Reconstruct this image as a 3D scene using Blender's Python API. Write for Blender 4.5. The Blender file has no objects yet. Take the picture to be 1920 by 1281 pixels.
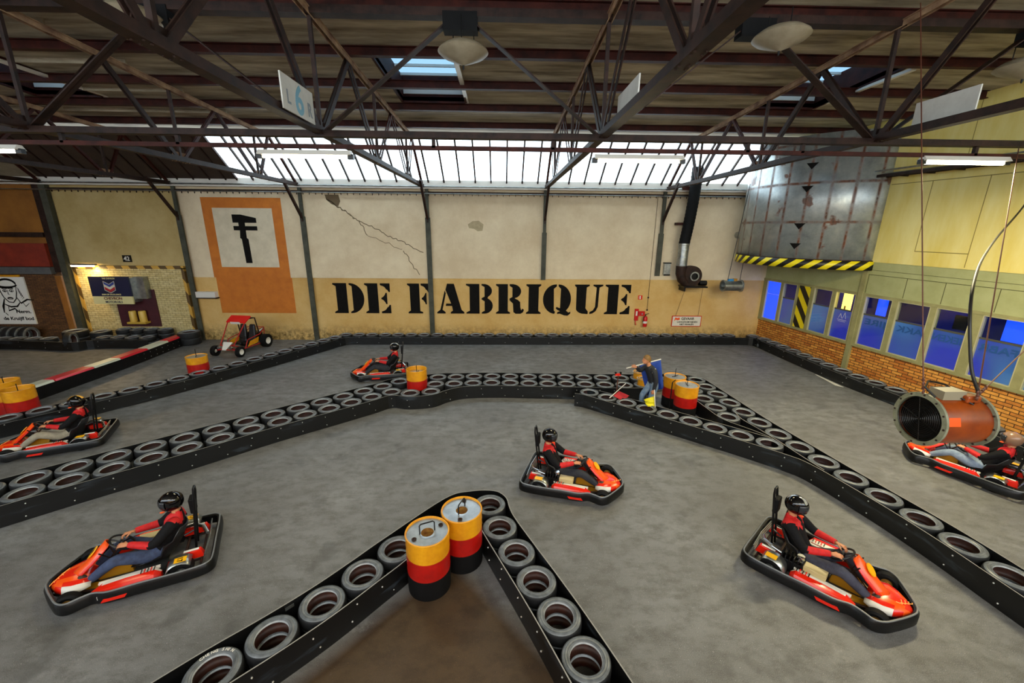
import bpy, bmesh, math, random
from mathutils import Vector, Matrix
random.seed(7)
S = bpy.context.scene
C = S.collection
PI = math.pi
# ---------------------------------------------------------------- camera
CAM_H = 4.8
F_PX, PITCH, YAW, ROLL = 769.7, 0.2685, 0.0266, 0.0093
cam_d = bpy.data.cameras.new('camera')
cam = bpy.data.objects.new('camera', cam_d)
C.objects.link(cam)
S.camera = cam
cam_d.sensor_width = 36
cam_d.lens = F_PX * 36 / 1920
cam_d.clip_end = 200
_f = Vector((math.sin(YAW) * math.cos(PITCH), math.cos(YAW) * math.cos(PITCH), -math.sin(PITCH)))
_r = Vector((math.cos(YAW), -math.sin(YAW), 0))
_u = _r.cross(_f)
_r2 = math.cos(ROLL) * _r + math.sin(ROLL) * _u
_u2 = -math.sin(ROLL) * _r + math.cos(ROLL) * _u
cam.matrix_world = Matrix(((_r2.x, _u2.x, -_f.x, 0), (_r2.y, _u2.y, -_f.y, 0), (_r2.z, _u2.z, -_f.z, CAM_H), (0, 0, 0, 1)))
# ---------------------------------------------------------------- sky, light, exposure
W = bpy.data.worlds.new('overcast_sky')
S.world = W
W.use_nodes = True
bg = W.node_tree.nodes['Background']
bg.inputs[0].default_value = (0.80, 0.91, 1.0, 1)
bg.inputs[1].default_value = 2.9
S.view_settings.view_transform = 'Standard'
S.view_settings.look = 'None'
S.view_settings.exposure = 1.12
S.view_settings.gamma = 1
S.view_settings.use_curve_mapping = False
S.cycles.max_bounces = 7
S.cycles.diffuse_bounces = 4
S.cycles.glossy_bounces = 3
S.cycles.transparent_max_bounces = 12
S.cycles.sample_clamp_indirect = 4
S.cycles.use_denoising = True


def area(name, loc, look, sx, sy, power, col, portal=False):
    d = bpy.data.lights.new(name, 'AREA')
    d.shape = 'RECTANGLE'
    d.size, d.size_y, d.energy, d.color = sx, sy, power, col
    if portal:
        d.cycles.is_portal = True
    o = bpy.data.objects.new(name, d)
    C.objects.link(o)
    o.location = loc
    o.rotation_euler = (Vector(look) - Vector(loc)).to_track_quat('-Z', 'Y').to_euler()
    return o


# unseen warm fill lights added behind the camera: high row, one low strip
for x_, e_ in ((-8, 14), (-3, 32), (3, 36), (8, 50)):
    area('rear_fill_light', (x_, -1.5, 6.3), (x_, 2.5, 0), 3.0, 0.5, e_, (1.0, 0.8, 0.5))
area('low_fill_light', (0, -2.5, 3.2), (0, 4, 0), 8, 0.4, 40, (1.0, 0.62, 0.3))
WARM = (1.0, 0.72, 0.36)


# ---------------------------------------------------------------- materials
def lin(c):
    if isinstance(c, str):
        c = [int(c[i:i + 2], 16) / 255 for i in (0, 2, 4)]
        return tuple(x / 12.92 if x <= 0.04045 else ((x + 0.055) / 1.055) ** 2.4 for x in c)
    return tuple(c)


class NT:
    def __init__(s, m):
        m.use_nodes = True
        s.t = m.node_tree
        s.b = s.t.nodes['Principled BSDF']

    def n(s, typ, **kw):
        x = s.t.nodes.new(typ)
        for k, v in kw.items():
            setattr(x, k, v)
        return x

    def l(s, a, b):
        s.t.links.new(a, b)

    def coord(s, which='Object'):
        return s.n('ShaderNodeTexCoord').outputs[which]

    def noise(s, co, scale, detail=5, rough=0.6, stretch=None):
        if stretch:
            mp = s.n('ShaderNodeMapping')
            mp.inputs['Scale'].default_value = stretch
            s.l(co, mp.inputs['Vector'])
            co = mp.outputs[0]
        x = s.n('ShaderNodeTexNoise')
        x.inputs['Scale'].default_value = scale
        x.inputs['Detail'].default_value = detail
        x.inputs['Roughness'].default_value = rough
        s.l(co, x.inputs['Vector'])
        return x.outputs['Fac']

    def ramp(s, fac, stops):
        r = s.n('ShaderNodeValToRGB')
        e = r.color_ramp.elements
        while len(e) < len(stops):
            e.new(0.5)
        for el, (p, c) in zip(e, stops):
            el.position = p
            el.color = tuple(c) + (1,) if not isinstance(c, (int, float)) else (c, c, c, 1)
        s.l(fac, r.inputs[0])
        return r.outputs[0]

    def mix(s, fac, a, b, mode='MIX'):
        x = s.n('ShaderNodeMix', data_type='RGBA', blend_type=mode)
        for k, v in ((0, fac), (6, a), (7, b)):
            if isinstance(v, (int, float)):
                x.inputs[k].default_value = v
            elif isinstance(v, tuple):
                x.inputs[k].default_value = v + (1,)
            else:
                s.l(v, x.inputs[k])
        return x.outputs[2]

    def bump(s, h, strength=0.3, dist=0.01):
        x = s.n('ShaderNodeBump')
        x.inputs['Strength'].default_value = strength
        x.inputs['Distance'].default_value = dist
        s.l(h, x.inputs['Height'])
        s.l(x.outputs[0], s.b.inputs['Normal'])


MATS = {}


def mat(name, col, col2=None, scale=4, rough=0.6, metal=0, bump=0, lo=0.35, hi=0.65, stretch=None, emit=0, spec=0.5):
    if name in MATS:
        return MATS[name]
    m = bpy.data.materials.new(name)
    t = NT(m)
    t.b.inputs['Base Color'].default_value = lin(col) + (1,)
    t.b.inputs['Roughness'].default_value = rough
    t.b.inputs['Metallic'].default_value = metal
    t.b.inputs['Specular IOR Level'].default_value = spec
    if col2:
        f = t.noise(t.coord(), scale, 6, 0.62, stretch)
        t.l(t.ramp(f, [(lo, lin(col)), (hi, lin(col2))]), t.b.inputs['Base Color'])
        if bump:
            t.bump(f, bump)
    if emit:
        t.b.inputs['Emission Color'].default_value = lin(col) + (1,)
        t.b.inputs['Emission Strength'].default_value = emit
    MATS[name] = m
    return m


M = {}
M['black'] = mat('black_plastic', '060607', '0e0f10', 6, 0.36, spec=0.3)
M['board'] = mat('scuffed_black_board', '0a0b0c', '3c4650', 1.3, 0.35, lo=0.58, hi=0.8, stretch=(1, 1, 5))
M['blackmatte'] = mat('black_rubber_edge', '060607', '0b0b0c', 8, 0.7, spec=0.2)
M['rubber'] = mat('tyre_rubber', '474c50', '686d71', 9, 0.36, bump=0.15)
M['tread'] = mat('tyre_tread_black', '141516', '1d1e20', 12, 0.6, spec=0.3)
M['tyrein'] = mat('tyre_brown_inside', '2c140b', '451d0d', 8, 0.6)  # brown-red tint over the whole inner face
M['bead'] = mat('tyre_bead_highlight', '8a8f92', 'a3a7a9', 14, 0.3)  # pale grey paints the bright highlight ring of the bead into the colour
M['steel'] = mat('painted_dark_steel', '1a0f0b', '36221a', 5, 0.6, spec=0.25)
M['tansteel'] = mat('tan_steel', '6b4e3c', 'a88a6a', 3, 0.7, spec=0.2)  # lighter tan steel of the top chords and far gussets
M['redsteel'] = mat('red_oxide_steel', '260d09', '451b12', 4, 0.6, spec=0.2)
M['post'] = mat('green_grey_post_paint', '3a3b31', '4d4e42', 3, 0.55, spec=0.25)
M['chrome'] = mat('bright_steel', 'c3c7cb', rough=0.22, metal=1)
M['galv'] = mat('galvanised_steel', '8d9394', 'b5b9b5', 6, 0.32, metal=0.9)
M['red'] = mat('kart_red', 'd8200c', rough=0.25)
M['orange'] = mat('kart_orange', 'ee5410', rough=0.28)
M['yellow'] = mat('sticker_yellow', 'f0b010', rough=0.35)
M['white'] = mat('white_plastic', 'd9d5cb', rough=0.35)
M['mustard'] = mat('mustard_plastic', 'a97514', rough=0.4)
M['drumyellow'] = mat('drum_yellow_paint', 'e2a016', 'cc860e', 5, 0.32)
M['drumred'] = mat('drum_red_paint', 'b3140c', '96100a', 5, 0.35)
M['drumlid'] = mat('drum_lid_steel', 'c5cacd', 'a2a8ac', 5, 0.28, metal=0.75)
M['boardedge'] = mat('worn_board_edge', '8f8d88', rough=0.5)
M['bolt'] = mat('zinc_bolt', 'd0d0cc', rough=0.3, metal=0.6)
M['jacketblack'] = mat('black_race_fabric', '0b0b0d', '131316', 20, 0.8, spec=.2)
M['jacketred'] = mat('red_race_fabric', 'cf1012', 'b30d10', 20, 0.7)
M['skin'] = mat('skin', 'c98a62', 'bd7c55', 12, 0.5)
M['hair'] = mat('blond_hair', '63451f', '86652f', 60, 0.6, stretch=(1, 1, 6))
M['jeans'] = mat('blue_jeans', '2b3550', '3d4c6c', 14, 0.8)
M['helmet'] = mat('black_gloss_shell', '08080a', rough=0.08)
M['visor'] = mat('smoked_visor', '2a2c30', rough=0.05)
M['shoe'] = mat('dark_shoe', '2d2622', '45372c', 20, 0.7)
M['paper'] = mat('white_board_face', 'cfcdc4', 'bdbbb2', 3, 0.6)
M['blackpaint'] = mat('black_stencil_paint', '080706', '120f0c', 9, 0.7, spec=0.12)
M['cable'] = mat('black_cable', '0d0c0c', rough=0.5)
M['wire'] = mat('rusty_steel_wire', '5a3020', rough=0.5)


def tex_floor():
    m = bpy.data.materials.new('worn_asphalt')
    t = NT(m)
    co = t.coord()
    big = t.noise(co, 0.55, 6, 0.6)
    mid = t.noise(co, 3.0, 8, 0.7, (1, 1.6, 1))
    fine = t.noise(co, 120, 3, 0.6)
    c = t.ramp(big, [(0.3, lin('4b4a49')), (0.5, lin('5e5f60')), (0.7, lin('727476'))])
    c = t.mix(t.ramp(mid, [(0.44, 0.0), (0.62, 0.8)]), c, lin('3c3b3a'))
    c = t.mix(t.ramp(fine, [(0.35, 0.0), (0.72, 0.55)]), c, lin('8f8d88'))
    glint = t.noise(co, 60, 2, 0.5)
    c = t.mix(t.ramp(glint, [(0.66, 0.0), (0.74, 0.5)]), c, lin('b5b5b2'))  # pale specks put floor glints into the colour
    c = t.mix(t.ramp(t.noise(co, 1.6, 4, 0.5), [(0.6, 0.0), (0.68, 0.45)]), c, lin('3f3e3d'))
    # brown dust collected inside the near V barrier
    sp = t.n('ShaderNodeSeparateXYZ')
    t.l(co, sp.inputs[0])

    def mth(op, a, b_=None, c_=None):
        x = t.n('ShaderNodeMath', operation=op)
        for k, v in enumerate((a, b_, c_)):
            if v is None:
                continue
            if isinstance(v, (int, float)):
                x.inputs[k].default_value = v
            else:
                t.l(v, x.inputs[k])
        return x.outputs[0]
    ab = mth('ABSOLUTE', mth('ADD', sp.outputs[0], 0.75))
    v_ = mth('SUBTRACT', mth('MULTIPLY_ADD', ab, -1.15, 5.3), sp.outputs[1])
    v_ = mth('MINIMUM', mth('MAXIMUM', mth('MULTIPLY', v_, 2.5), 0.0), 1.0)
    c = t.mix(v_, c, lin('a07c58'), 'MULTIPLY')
    wear = t.noise(co, 0.9, 9, 0.75)
    c = t.mix(t.ramp(wear, [(0.6, 0.0), (0.72, 0.6)]), c, lin('93928f'))
    t.l(c, t.b.inputs['Base Color'])
    t.l(t.ramp(mid, [(0.3, 0.42), (0.7, 0.62)]), t.b.inputs['Roughness'])
    t.bump(fine, 0.35, 0.01)
    return m


def tex_wall():
    m = bpy.data.materials.new('old_cream_plaster')
    t = NT(m)
    co = t.coord()
    sep = t.n('ShaderNodeSeparateXYZ')
    t.l(co, sep.inputs[0])
    n1 = t.noise(co, 0.8, 8, 0.7)
    n2 = t.noise(co, 6, 8, 0.75)
    up = t.ramp(n1, [(0.35, lin('cdb896')), (0.65, lin('e0cfae'))])
    dn = t.ramp(n1, [(0.35, lin('c89e56')), (0.65, lin('d8b574'))])
    mr = t.n('ShaderNodeMath', operation='GREATER_THAN')
    mr.inputs[1].default_value = 2.72
    t.l(sep.outputs[2], mr.inputs[0])
    c = t.mix(mr.outputs[0], dn, up)
    # left bay is painted darker olive
    ml = t.n('ShaderNodeMath', operation='LESS_THAN')
    ml.inputs[1].default_value = -13.0
    t.l(sep.outputs[0], ml.inputs[0])
    c = t.mix(ml.outputs[0], c, t.ramp(n1, [(0.35, lin('ab9258')), (0.65, lin('bfa973'))]))
    c = t.mix(t.ramp(n2, [(0.66, 0.0), (0.74, 0.75)]), c, lin('6f5a3c'))
    # blotchy brown band towards the foot
    foot = t.n('ShaderNodeMapRange')
    foot.inputs[1].default_value = 0.75
    foot.inputs[2].default_value = 0.2
    t.l(sep.outputs[2], foot.inputs[0])
    fm = t.n('ShaderNodeMath', operation='MULTIPLY')
    t.l(foot.outputs[0], fm.inputs[0])
    t.l(t.ramp(n2, [(0.4, 0.0), (0.6, 1.0)]), fm.inputs[1])
    c = t.mix(fm.outputs[0], c, lin('6a5526'))
    t.l(c, t.b.inputs['Base Color'])
    t.b.inputs['Roughness'].default_value = 0.75
    t.bump(n2, 0.35, 0.02)
    return m


def tex_brick(name, c1, c2, mortar, scale, ratio=0.26, bw=0.5, mort=0.012):
    m = bpy.data.materials.new(name)
    t = NT(m)
    sep = t.n('ShaderNodeSeparateXYZ')
    t.l(t.coord(), sep.inputs[0])
    cb = t.n('ShaderNodeCombineXYZ')
    t.l(sep.outputs[0], cb.inputs[0])
    t.l(sep.outputs[2], cb.inputs[1])
    b = t.n('ShaderNodeTexBrick')
    b.inputs['Scale'].default_value = scale
    b.inputs['Color1'].default_value = lin(c1) + (1,)
    b.inputs['Color2'].default_value = lin(c2) + (1,)
    b.inputs['Mortar'].default_value = lin(mortar) + (1,)
    b.inputs['Mortar Size'].default_value = mort
    b.inputs['Brick Width'].default_value = bw
    b.inputs['Row Height'].default_value = bw * ratio * 1.15
    b.inputs['Bias'].default_value = 0.0
    t.l(cb.outputs[0], b.inputs['Vector'])
    n = t.noise(t.coord(), 7, 6, 0.7)
    c = t.mix(t.ramp(n, [(0.45, 0.0), (0.75, 0.55)]), b.outputs['Color'], lin(mortar), 'MULTIPLY')
    t.l(c, t.b.inputs['Base Color'])
    t.b.inputs['Roughness'].default_value = 0.7
    inv = t.n('ShaderNodeMath', operation='SUBTRACT')
    inv.inputs[0].default_value = 1
    t.l(b.outputs['Fac'], inv.inputs[1])
    t.bump(inv.outputs[0], 0.6, 0.02)
    return m


def tex_stripes(name, ca, cb_, period, slope, axis='xz', wear=True):
    m = bpy.data.materials.new(name)
    t = NT(m)
    src = t.coord('UV') if axis == 'uv' else t.coord()
    sep = t.n('ShaderNodeSeparateXYZ')
    t.l(src, sep.inputs[0])
    zi = 1 if axis == 'uv' else 2
    mu = t.n('ShaderNodeMath', operation='MULTIPLY_ADD')
    t.l(sep.outputs[zi], mu.inputs[0])
    mu.inputs[1].default_value = slope
    t.l(sep.outputs[0], mu.inputs[2])
    di = t.n('ShaderNodeMath', operation='DIVIDE')
    t.l(mu.outputs[0], di.inputs[0])
    di.inputs[1].default_value = period
    fr = t.n('ShaderNodeMath', operation='FRACT')
    t.l(di.outputs[0], fr.inputs[0])
    gt = t.n('ShaderNodeMath', operation='GREATER_THAN')
    gt.inputs[1].default_value = 0.5
    t.l(fr.outputs[0], gt.inputs[0])
    c = t.mix(gt.outputs[0], lin(ca), lin(cb_))
    t.l(c, t.b.inputs['Base Color'])
    t.b.inputs['Roughness'].default_value = 0.45
    return m


def tex_tank():
    m = bpy.data.materials.new('weathered_galvanised_plates')
    t = NT(m)
    uv = t.coord('UV')
    b = t.n('ShaderNodeTexBrick')
    b.offset = 0.0
    b.inputs['Scale'].default_value = 1
    b.inputs['Brick Width'].default_value = 0.62
    b.inputs['Row Height'].default_value = 1.24
    b.inputs['Mortar Size'].default_value = 0.075
    b.inputs['Mortar Smooth'].default_value = 0.9
    t.l(uv, b.inputs['Vector'])
    n = t.noise(uv, 2.2, 8, 0.7)
    n2 = t.noise(uv, 9, 6, 0.7, (1, 0.25, 1))
    base = t.ramp(n, [(0.3, lin('8a9092')), (0.5, lin('a9b0b0')), (0.7, lin('c2c7c2'))])
    mk = t.n('ShaderNodeMath', operation='MULTIPLY')
    t.l(b.outputs['Fac'], mk.inputs[0])
    t.l(t.ramp(n, [(0.40, 0.35), (0.54, 1.0)]), mk.inputs[1])
    spots = t.ramp(t.noise(uv, 1.3, 4, 0.5), [(0.64, 0.0), (0.68, 0.9)])
    mx = t.n('ShaderNodeMath', operation='MAXIMUM')
    t.l(mk.outputs[0], mx.inputs[0])
    t.l(spots, mx.inputs[1])
    rust = t.ramp(n2, [(0.35, lin('3c2417')), (0.65, lin('7d4420'))])
    t.l(t.mix(mx.outputs[0], base, rust), t.b.inputs['Base Color'])
    iv = t.n('ShaderNodeMath', operation='SUBTRACT')
    iv.inputs[0].default_value = 0.6
    t.l(mx.outputs[0], iv.inputs[1])
    t.l(iv.outputs[0], t.b.inputs['Metallic'])
    t.l(t.ramp(n2, [(0.3, 0.28), (0.7, 0.45)]), t.b.inputs['Roughness'])
    return m


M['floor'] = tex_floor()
M['wall'] = tex_wall()
M['brick'] = tex_brick('orange_brick', 'e8a548', 'b8691f', '54300f', 1, 0.26, 0.3, 0.010)
M['whitebrick'] = tex_brick('cream_painted_brick', 'dcca92', 'cdb87c', '7d683a', 1, 0.30, 0.24, 0.006)
M['brownbrick'] = tex_brick('brown_brick', '7a5228', '5a3717', '2c1a0c', 1, 0.26, 0.21, 0.008)
M['hazard'] = tex_stripes('hazard_stripes_on_panel', 'e6cf10', '12110e', 0.52, 0.75)
M['tankhaz'] = tex_stripes('hazard_stripes_on_rim', 'e6d310', '100f0c', 0.5, 1.3, 'uv')
M['framehaz'] = tex_stripes('chipped_yellow_black_edge', 'c79a3e', '57401a', 0.6, 0.6)
M['tank'] = tex_tank()
M['roof'] = mat('wood_wool_roof_boards', '5f5442', 'c9bda3', 1.8, 0.85, bump=0.4, lo=0.3, hi=0.7, stretch=(0.3, 2.0, 1))
M['yellowwall'] = mat('yellowed_panel_paint', 'dcc45a', 'ecdf98', 1.1, 0.5, lo=0.3, hi=0.7, stretch=(1.4, 1, 0.3))
M['green'] = mat('sage_green_panel', '9a9d6c', 'a8ab7c', 2, 0.55)
M['sash'] = mat('olive_window_frame', '9a9668', '87845a', 3, 0.5)
M['orangepaint'] = mat('orange_wall_paint', 'c9741a', 'b96612', 3, 0.7)
M['whitewall'] = mat('white_wall_paint', 'd8cbb0', 'c8bb9f', 2.5, 0.7)
M['darksheet'] = mat('dark_roof_sheeting', '2a1d14', '3a2a1e', 2, 0.7)
M['ochrewall'] = mat('ochre_plaster', '9a6420', '7d4d14', 0.9, 0.8)
M['redfascia'] = mat('red_fascia', '8a2a14', '722010', 2, 0.6)
M['greyfascia'] = mat('grey_fascia', '5b5c5c', '4a4b4c', 3, 0.6)


def tex_glass():
    m = bpy.data.materials.new('clear_glazing')
    t = NT(m)
    out = [n for n in t.t.nodes if n.type == 'OUTPUT_MATERIAL'][0]
    tr = t.n('ShaderNodeBsdfTransparent')
    tr.inputs[0].default_value = (0.93, 0.96, 0.97, 1)
    gl = t.n('ShaderNodeBsdfGlossy')
    gl.inputs['Roughness'].default_value = 0.05
    mx = t.n('ShaderNodeMixShader')
    mx.inputs[0].default_value = 0.06
    t.l(tr.outputs[0], mx.inputs[1])
    t.l(gl.outputs[0], mx.inputs[2])
    t.l(mx.outputs[0], out.inputs['Surface'])
    return m


M['glass'] = tex_glass()
M['wireglass'] = tex_glass()
M['wireglass'].name = 'wired_roof_glass'
[n for n in M['wireglass'].node_tree.nodes if n.type == 'BSDF_TRANSPARENT'][0].inputs[0].default_value = (.3, .38, .44, 1)


def tex_frost():
    m = bpy.data.materials.new('frosted_film_lit_from_behind')
    t = NT(m)
    n = t.noise(t.coord(), 0.45, 2, 0.4)
    c = t.ramp(n, [(0.38, lin('4474b0')), (0.5, lin('38589f')), (0.64, lin('2c36b4'))])
    t.l(c, t.b.inputs['Base Color'])
    t.l(c, t.b.inputs['Emission Color'])
    t.b.inputs['Emission Strength'].default_value = 0.16
    t.b.inputs['Roughness'].default_value = 0.3
    return m


M['frost'] = tex_frost()
M['tube'] = mat('lit_fluorescent_tube', (1.0, 0.9, 0.62), emit=12)
M['tubeblue'] = mat('lit_blue_panel', (0.005, 0.05, 0.9), emit=0.9)
M['lampyellow'] = mat('lit_yellow_cabinet', (1.0, 0.75, 0.1), emit=1.6)


# ---------------------------------------------------------------- mesh helpers
def tagprops(o, label=None, cat=None, group=None, kind=None):
    if label:
        o['label'] = label
    if cat:
        o['category'] = cat
    if group:
        o['group'] = group
    if kind:
        o['kind'] = kind
    return o


def link(name, me, parent=None, loc=None, rz=None):
    o = bpy.data.objects.new(name, me)
    C.objects.link(o)
    if parent is not None:
        o.parent = parent
    if loc is not None:
        o.location = loc
    if rz is not None:
        o.rotation_euler = (0, 0, rz)
    return o


def thing(name, label, cat, loc=(0, 0, 0), rz=0, group=None):
    return tagprops(link(name, None, None, loc, rz), label, cat, group)


def copytree(o, parent=None):
    c = o.copy()
    C.objects.link(c)
    c.parent = parent
    for ch in [x for x in C.objects if x.parent is o]:
        copytree(ch, c)
    return c


class B:
    """collects shapes, then builds one mesh object"""

    def __init__(s, *mats):
        s.bm = bmesh.new()
        s.mats = list(mats) or [M['black']]
        s.mi = 0

    def _tag(s, faces):
        for f in faces:
            f.material_index = s.mi
        return s

    def m(s, i):
        s.mi = i
        return s

    def hexa(s, pts):
        v = [s.bm.verts.new(p) for p in pts]
        fs = []
        for q in ((3, 2, 1, 0), (4, 5, 6, 7), (0, 1, 5, 4), (1, 2, 6, 5), (2, 3, 7, 6), (3, 0, 4, 7)):
            fs.append(s.bm.faces.new([v[i] for i in q]))
        return s._tag(fs)

    def box(s, x0, x1, y0, y1, z0, z1):
        return s.hexa([(x0, y0, z0), (x1, y0, z0), (x1, y1, z0), (x0, y1, z0), (x0, y0, z1), (x1, y0, z1), (x1, y1, z1), (x0, y1, z1)])

    def bar(s, a, b, w, h, up=(0, 0, 1), dz=0):
        a, b = Vector(a), Vector(b)
        d = (b - a).normalized()
        up = Vector(up)
        if abs(d.dot(up)) > 0.99:
            up = Vector((0, 1, 0))
        r = d.cross(up).normalized() * (w / 2)
        u = r.cross(d).normalized() * (h / 2)
        o = u.normalized() * dz
        return s.hexa([a - r - u + o, a + r - u + o, a + r + u + o, a - r + u + o, b - r - u + o, b + r - u + o, b + r + u + o, b - r + u + o])

    def tee(s, a, b, w, h, t, flip=False):
        """T section: flange w wide and web h deep"""
        k = -1 if flip else 1
        s.bar(a, b, w, t)
        return s.bar(a, b, t, h, dz=k * h / 2)

    def loft(s, rings, closed=True, cap=True, loop=False):
        vr = [[s.bm.verts.new(p) for p in r] for r in rings]
        n = len(vr[0])
        fs = []
        R = len(vr)
        for i in range(R if loop else R - 1):
            a, b = vr[i], vr[(i + 1) % R]
            for j in range(n if closed else n - 1):
                k = (j + 1) % n
                try:
                    fs.append(s.bm.faces.new((a[j], a[k], b[k], b[j])))
                except ValueError:
                    pass
        if cap and not loop and closed:
            fs.append(s.bm.faces.new(list(reversed(vr[0]))))
            fs.append(s.bm.faces.new(vr[-1]))
        return s._tag(fs)

    def tube(s, pts, r, n=8, loop=False, r2=None):
        pts = [Vector(p) for p in pts]
        rings = []
        N = len(pts)
        prev = None
        for i, p in enumerate(pts):
            if loop:
                d = pts[(i + 1) % N] - pts[i - 1]
            else:
                d = pts[min(i + 1, N - 1)] - pts[max(i - 1, 0)]
            d.normalize()
            if prev is None:
                prev = Vector((0, 0, 1)) if abs(d.z) < 0.9 else Vector((1, 0, 0))
            x = d.cross(prev).normalized()
            y = x.cross(d).normalized()
            prev = y
            rr = r if r2 is None else r + (r2 - r) * i / (N - 1)
            rings.append([p + (x * math.cos(a) + y * math.sin(a)) * rr for a in [2 * PI * k / n for k in range(n)]])
        return s.loft(rings, loop=loop)

    def lathe(s, prof, n=24, c=(0, 0, 0), axis='z', loop=False):
        rings = []
        for k in range(n):
            a = 2 * PI * k / n
            ring = []
            for r, z in prof:
                p = (r * math.cos(a), r * math.sin(a), z)
                if axis == 'x':
                    p = (z, r * math.cos(a), r * math.sin(a))
                elif axis == 'y':
                    p = (r * math.cos(a), z, r * math.sin(a))
                ring.append(Vector(p) + Vector(c))
            rings.append(ring)
        return s.loft(rings, closed=loop, cap=False, loop=True)

    def cyl(s, c, r, h, n=20, axis='z'):
        return s.lathe([(0.0001, -h / 2), (r, -h / 2), (r, h / 2), (0.0001, h / 2)], n, c, axis)

    def prism(s, poly, f, t):
        """poly 2D; f(u,v,w)->3D ; thickness t"""
        a = [s.bm.verts.new(f(u, v, 0)) for u, v in poly]
        b = [s.bm.verts.new(f(u, v, t)) for u, v in poly]
        fs = [s.bm.faces.new(a), s.bm.faces.new(list(reversed(b)))]
        n = len(a)
        for i in range(n):
            fs.append(s.bm.faces.new((a[i], b[i], b[(i + 1) % n], a[(i + 1) % n])))
        return s._tag(fs)

    def ball(s, c, rx, ry=None, rz=None, n=12, rot=None):
        ry = ry or rx
        rz = rz or rx
        rings = []
        for i in range(1, n):
            th = PI * i / n
            ring = []
            for k in range(n + 4):
                a = 2 * PI * k / (n + 4)
                v = Vector((rx * math.sin(th) * math.cos(a), ry * math.sin(th) * math.sin(a), rz * math.cos(th)))
                if rot:
                    v = rot @ v
                ring.append(v + Vector(c))
            rings.append(ring)
        return s.loft(rings)

    def build(s, name, parent=None, smooth=False, loc=None, rz=None, bevel=0, angle=40):
        bmesh.ops.remove_doubles(s.bm, verts=s.bm.verts, dist=1e-5)
        bmesh.ops.recalc_face_normals(s.bm, faces=s.bm.faces)
        me = bpy.data.meshes.new(name)
        s.bm.to_mesh(me)
        s.bm.free()
        for x in s.mats:
            me.materials.append(x)
        if smooth:
            me.polygons.foreach_set('use_smooth', [True] * len(me.polygons))
            me.set_sharp_from_angle(angle=math.radians(angle))
        o = link(name, me, parent, loc, rz)
        if bevel:
            bv = o.modifiers.new('bevel', 'BEVEL')
            bv.width = bevel
            bv.segments = 2
            bv.limit_method = 'ANGLE'
        return o


def text(body, size, parent, m, place, name='lettering', width=None, extrude=0.003, align='LEFT', mirror=False):
    """place: function (u,v,w)->3D for text-plane coordinates"""
    cu = bpy.data.curves.new('t', 'FONT')
    cu.body = body
    cu.size = size
    cu.align_x = align
    cu.extrude = extrude
    cu.offset = size * .022
    o = bpy.data.objects.new('t', cu)
    C.objects.link(o)
    dg = bpy.context.evaluated_depsgraph_get()
    me = bpy.data.meshes.new_from_object(o.evaluated_get(dg))
    bpy.data.objects.remove(o)
    xs = [v.co.x for v in me.vertices]
    k = 1
    if width:
        k = width / (max(xs) - min(xs))
    for v in me.vertices:
        u = v.co.x * k
        if mirror:
            u = -u
        v.co = place(u, v.co.y, v.co.z)
    me.materials.clear()
    me.materials.append(m)
    return link(name, me, parent)


ORD = 'first second third fourth fifth sixth seventh eighth ninth tenth eleventh twelfth thirteenth fourteenth fifteenth sixteenth seventeenth eighteenth nineteenth twentieth'.split()
ORD += ['twenty-' + w for w in ORD[:9]] + ['thirtieth'] + ['thirty-' + w for w in ORD[:9]]


def catmull(pts, per=6, closed=False):
    out = []
    n = len(pts)
    P = [Vector(p).to_3d() for p in pts]
    rng = range(n) if closed else range(n - 1)
    for i in rng:
        p0 = P[i - 1] if (i > 0 or closed) else P[0] * 2 - P[1]
        p1, p2 = P[i], P[(i + 1) % n]
        p3 = P[(i + 2) % n] if (i + 2 < n or closed) else P[-1] * 2 - P[-2]
        for k in range(per):
            t = k / per
            out.append(0.5 * ((2 * p1) + (p2 - p0) * t + (2 * p0 - 5 * p1 + 4 * p2 - p3) * t * t + (3 * p1 - p0 - 3 * p2 + p3) * t ** 3))
    if not closed:
        out.append(P[-1])
    return out


def offset(pts, d):
    """offset an open 2D path to its left by d"""
    out = []
    n = len(pts)
    for i in range(n):
        a = Vector(pts[max(i - 1, 0)]).to_2d()
        b = Vector(pts[min(i + 1, n - 1)]).to_2d()
        t = (b - a).normalized()
        p = Vector(pts[i]).to_2d()
        out.append((p.x - t.y * d, p.y + t.x * d))
    return out
# ================================================================ THE HALL
D = 17.66                      # far wall
FR = [-3.1439 + k * 4.9181 for k in range(-4, 3)]     # truss lines
ZB = 6.355                     # truss bottom chord


def roofz(y):
    return 8.5326 - 0.0432 * y


GY = 7.91                      # cross girder
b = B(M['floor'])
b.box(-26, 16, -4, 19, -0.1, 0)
tagprops(b.build('floor'), kind='structure')

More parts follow.
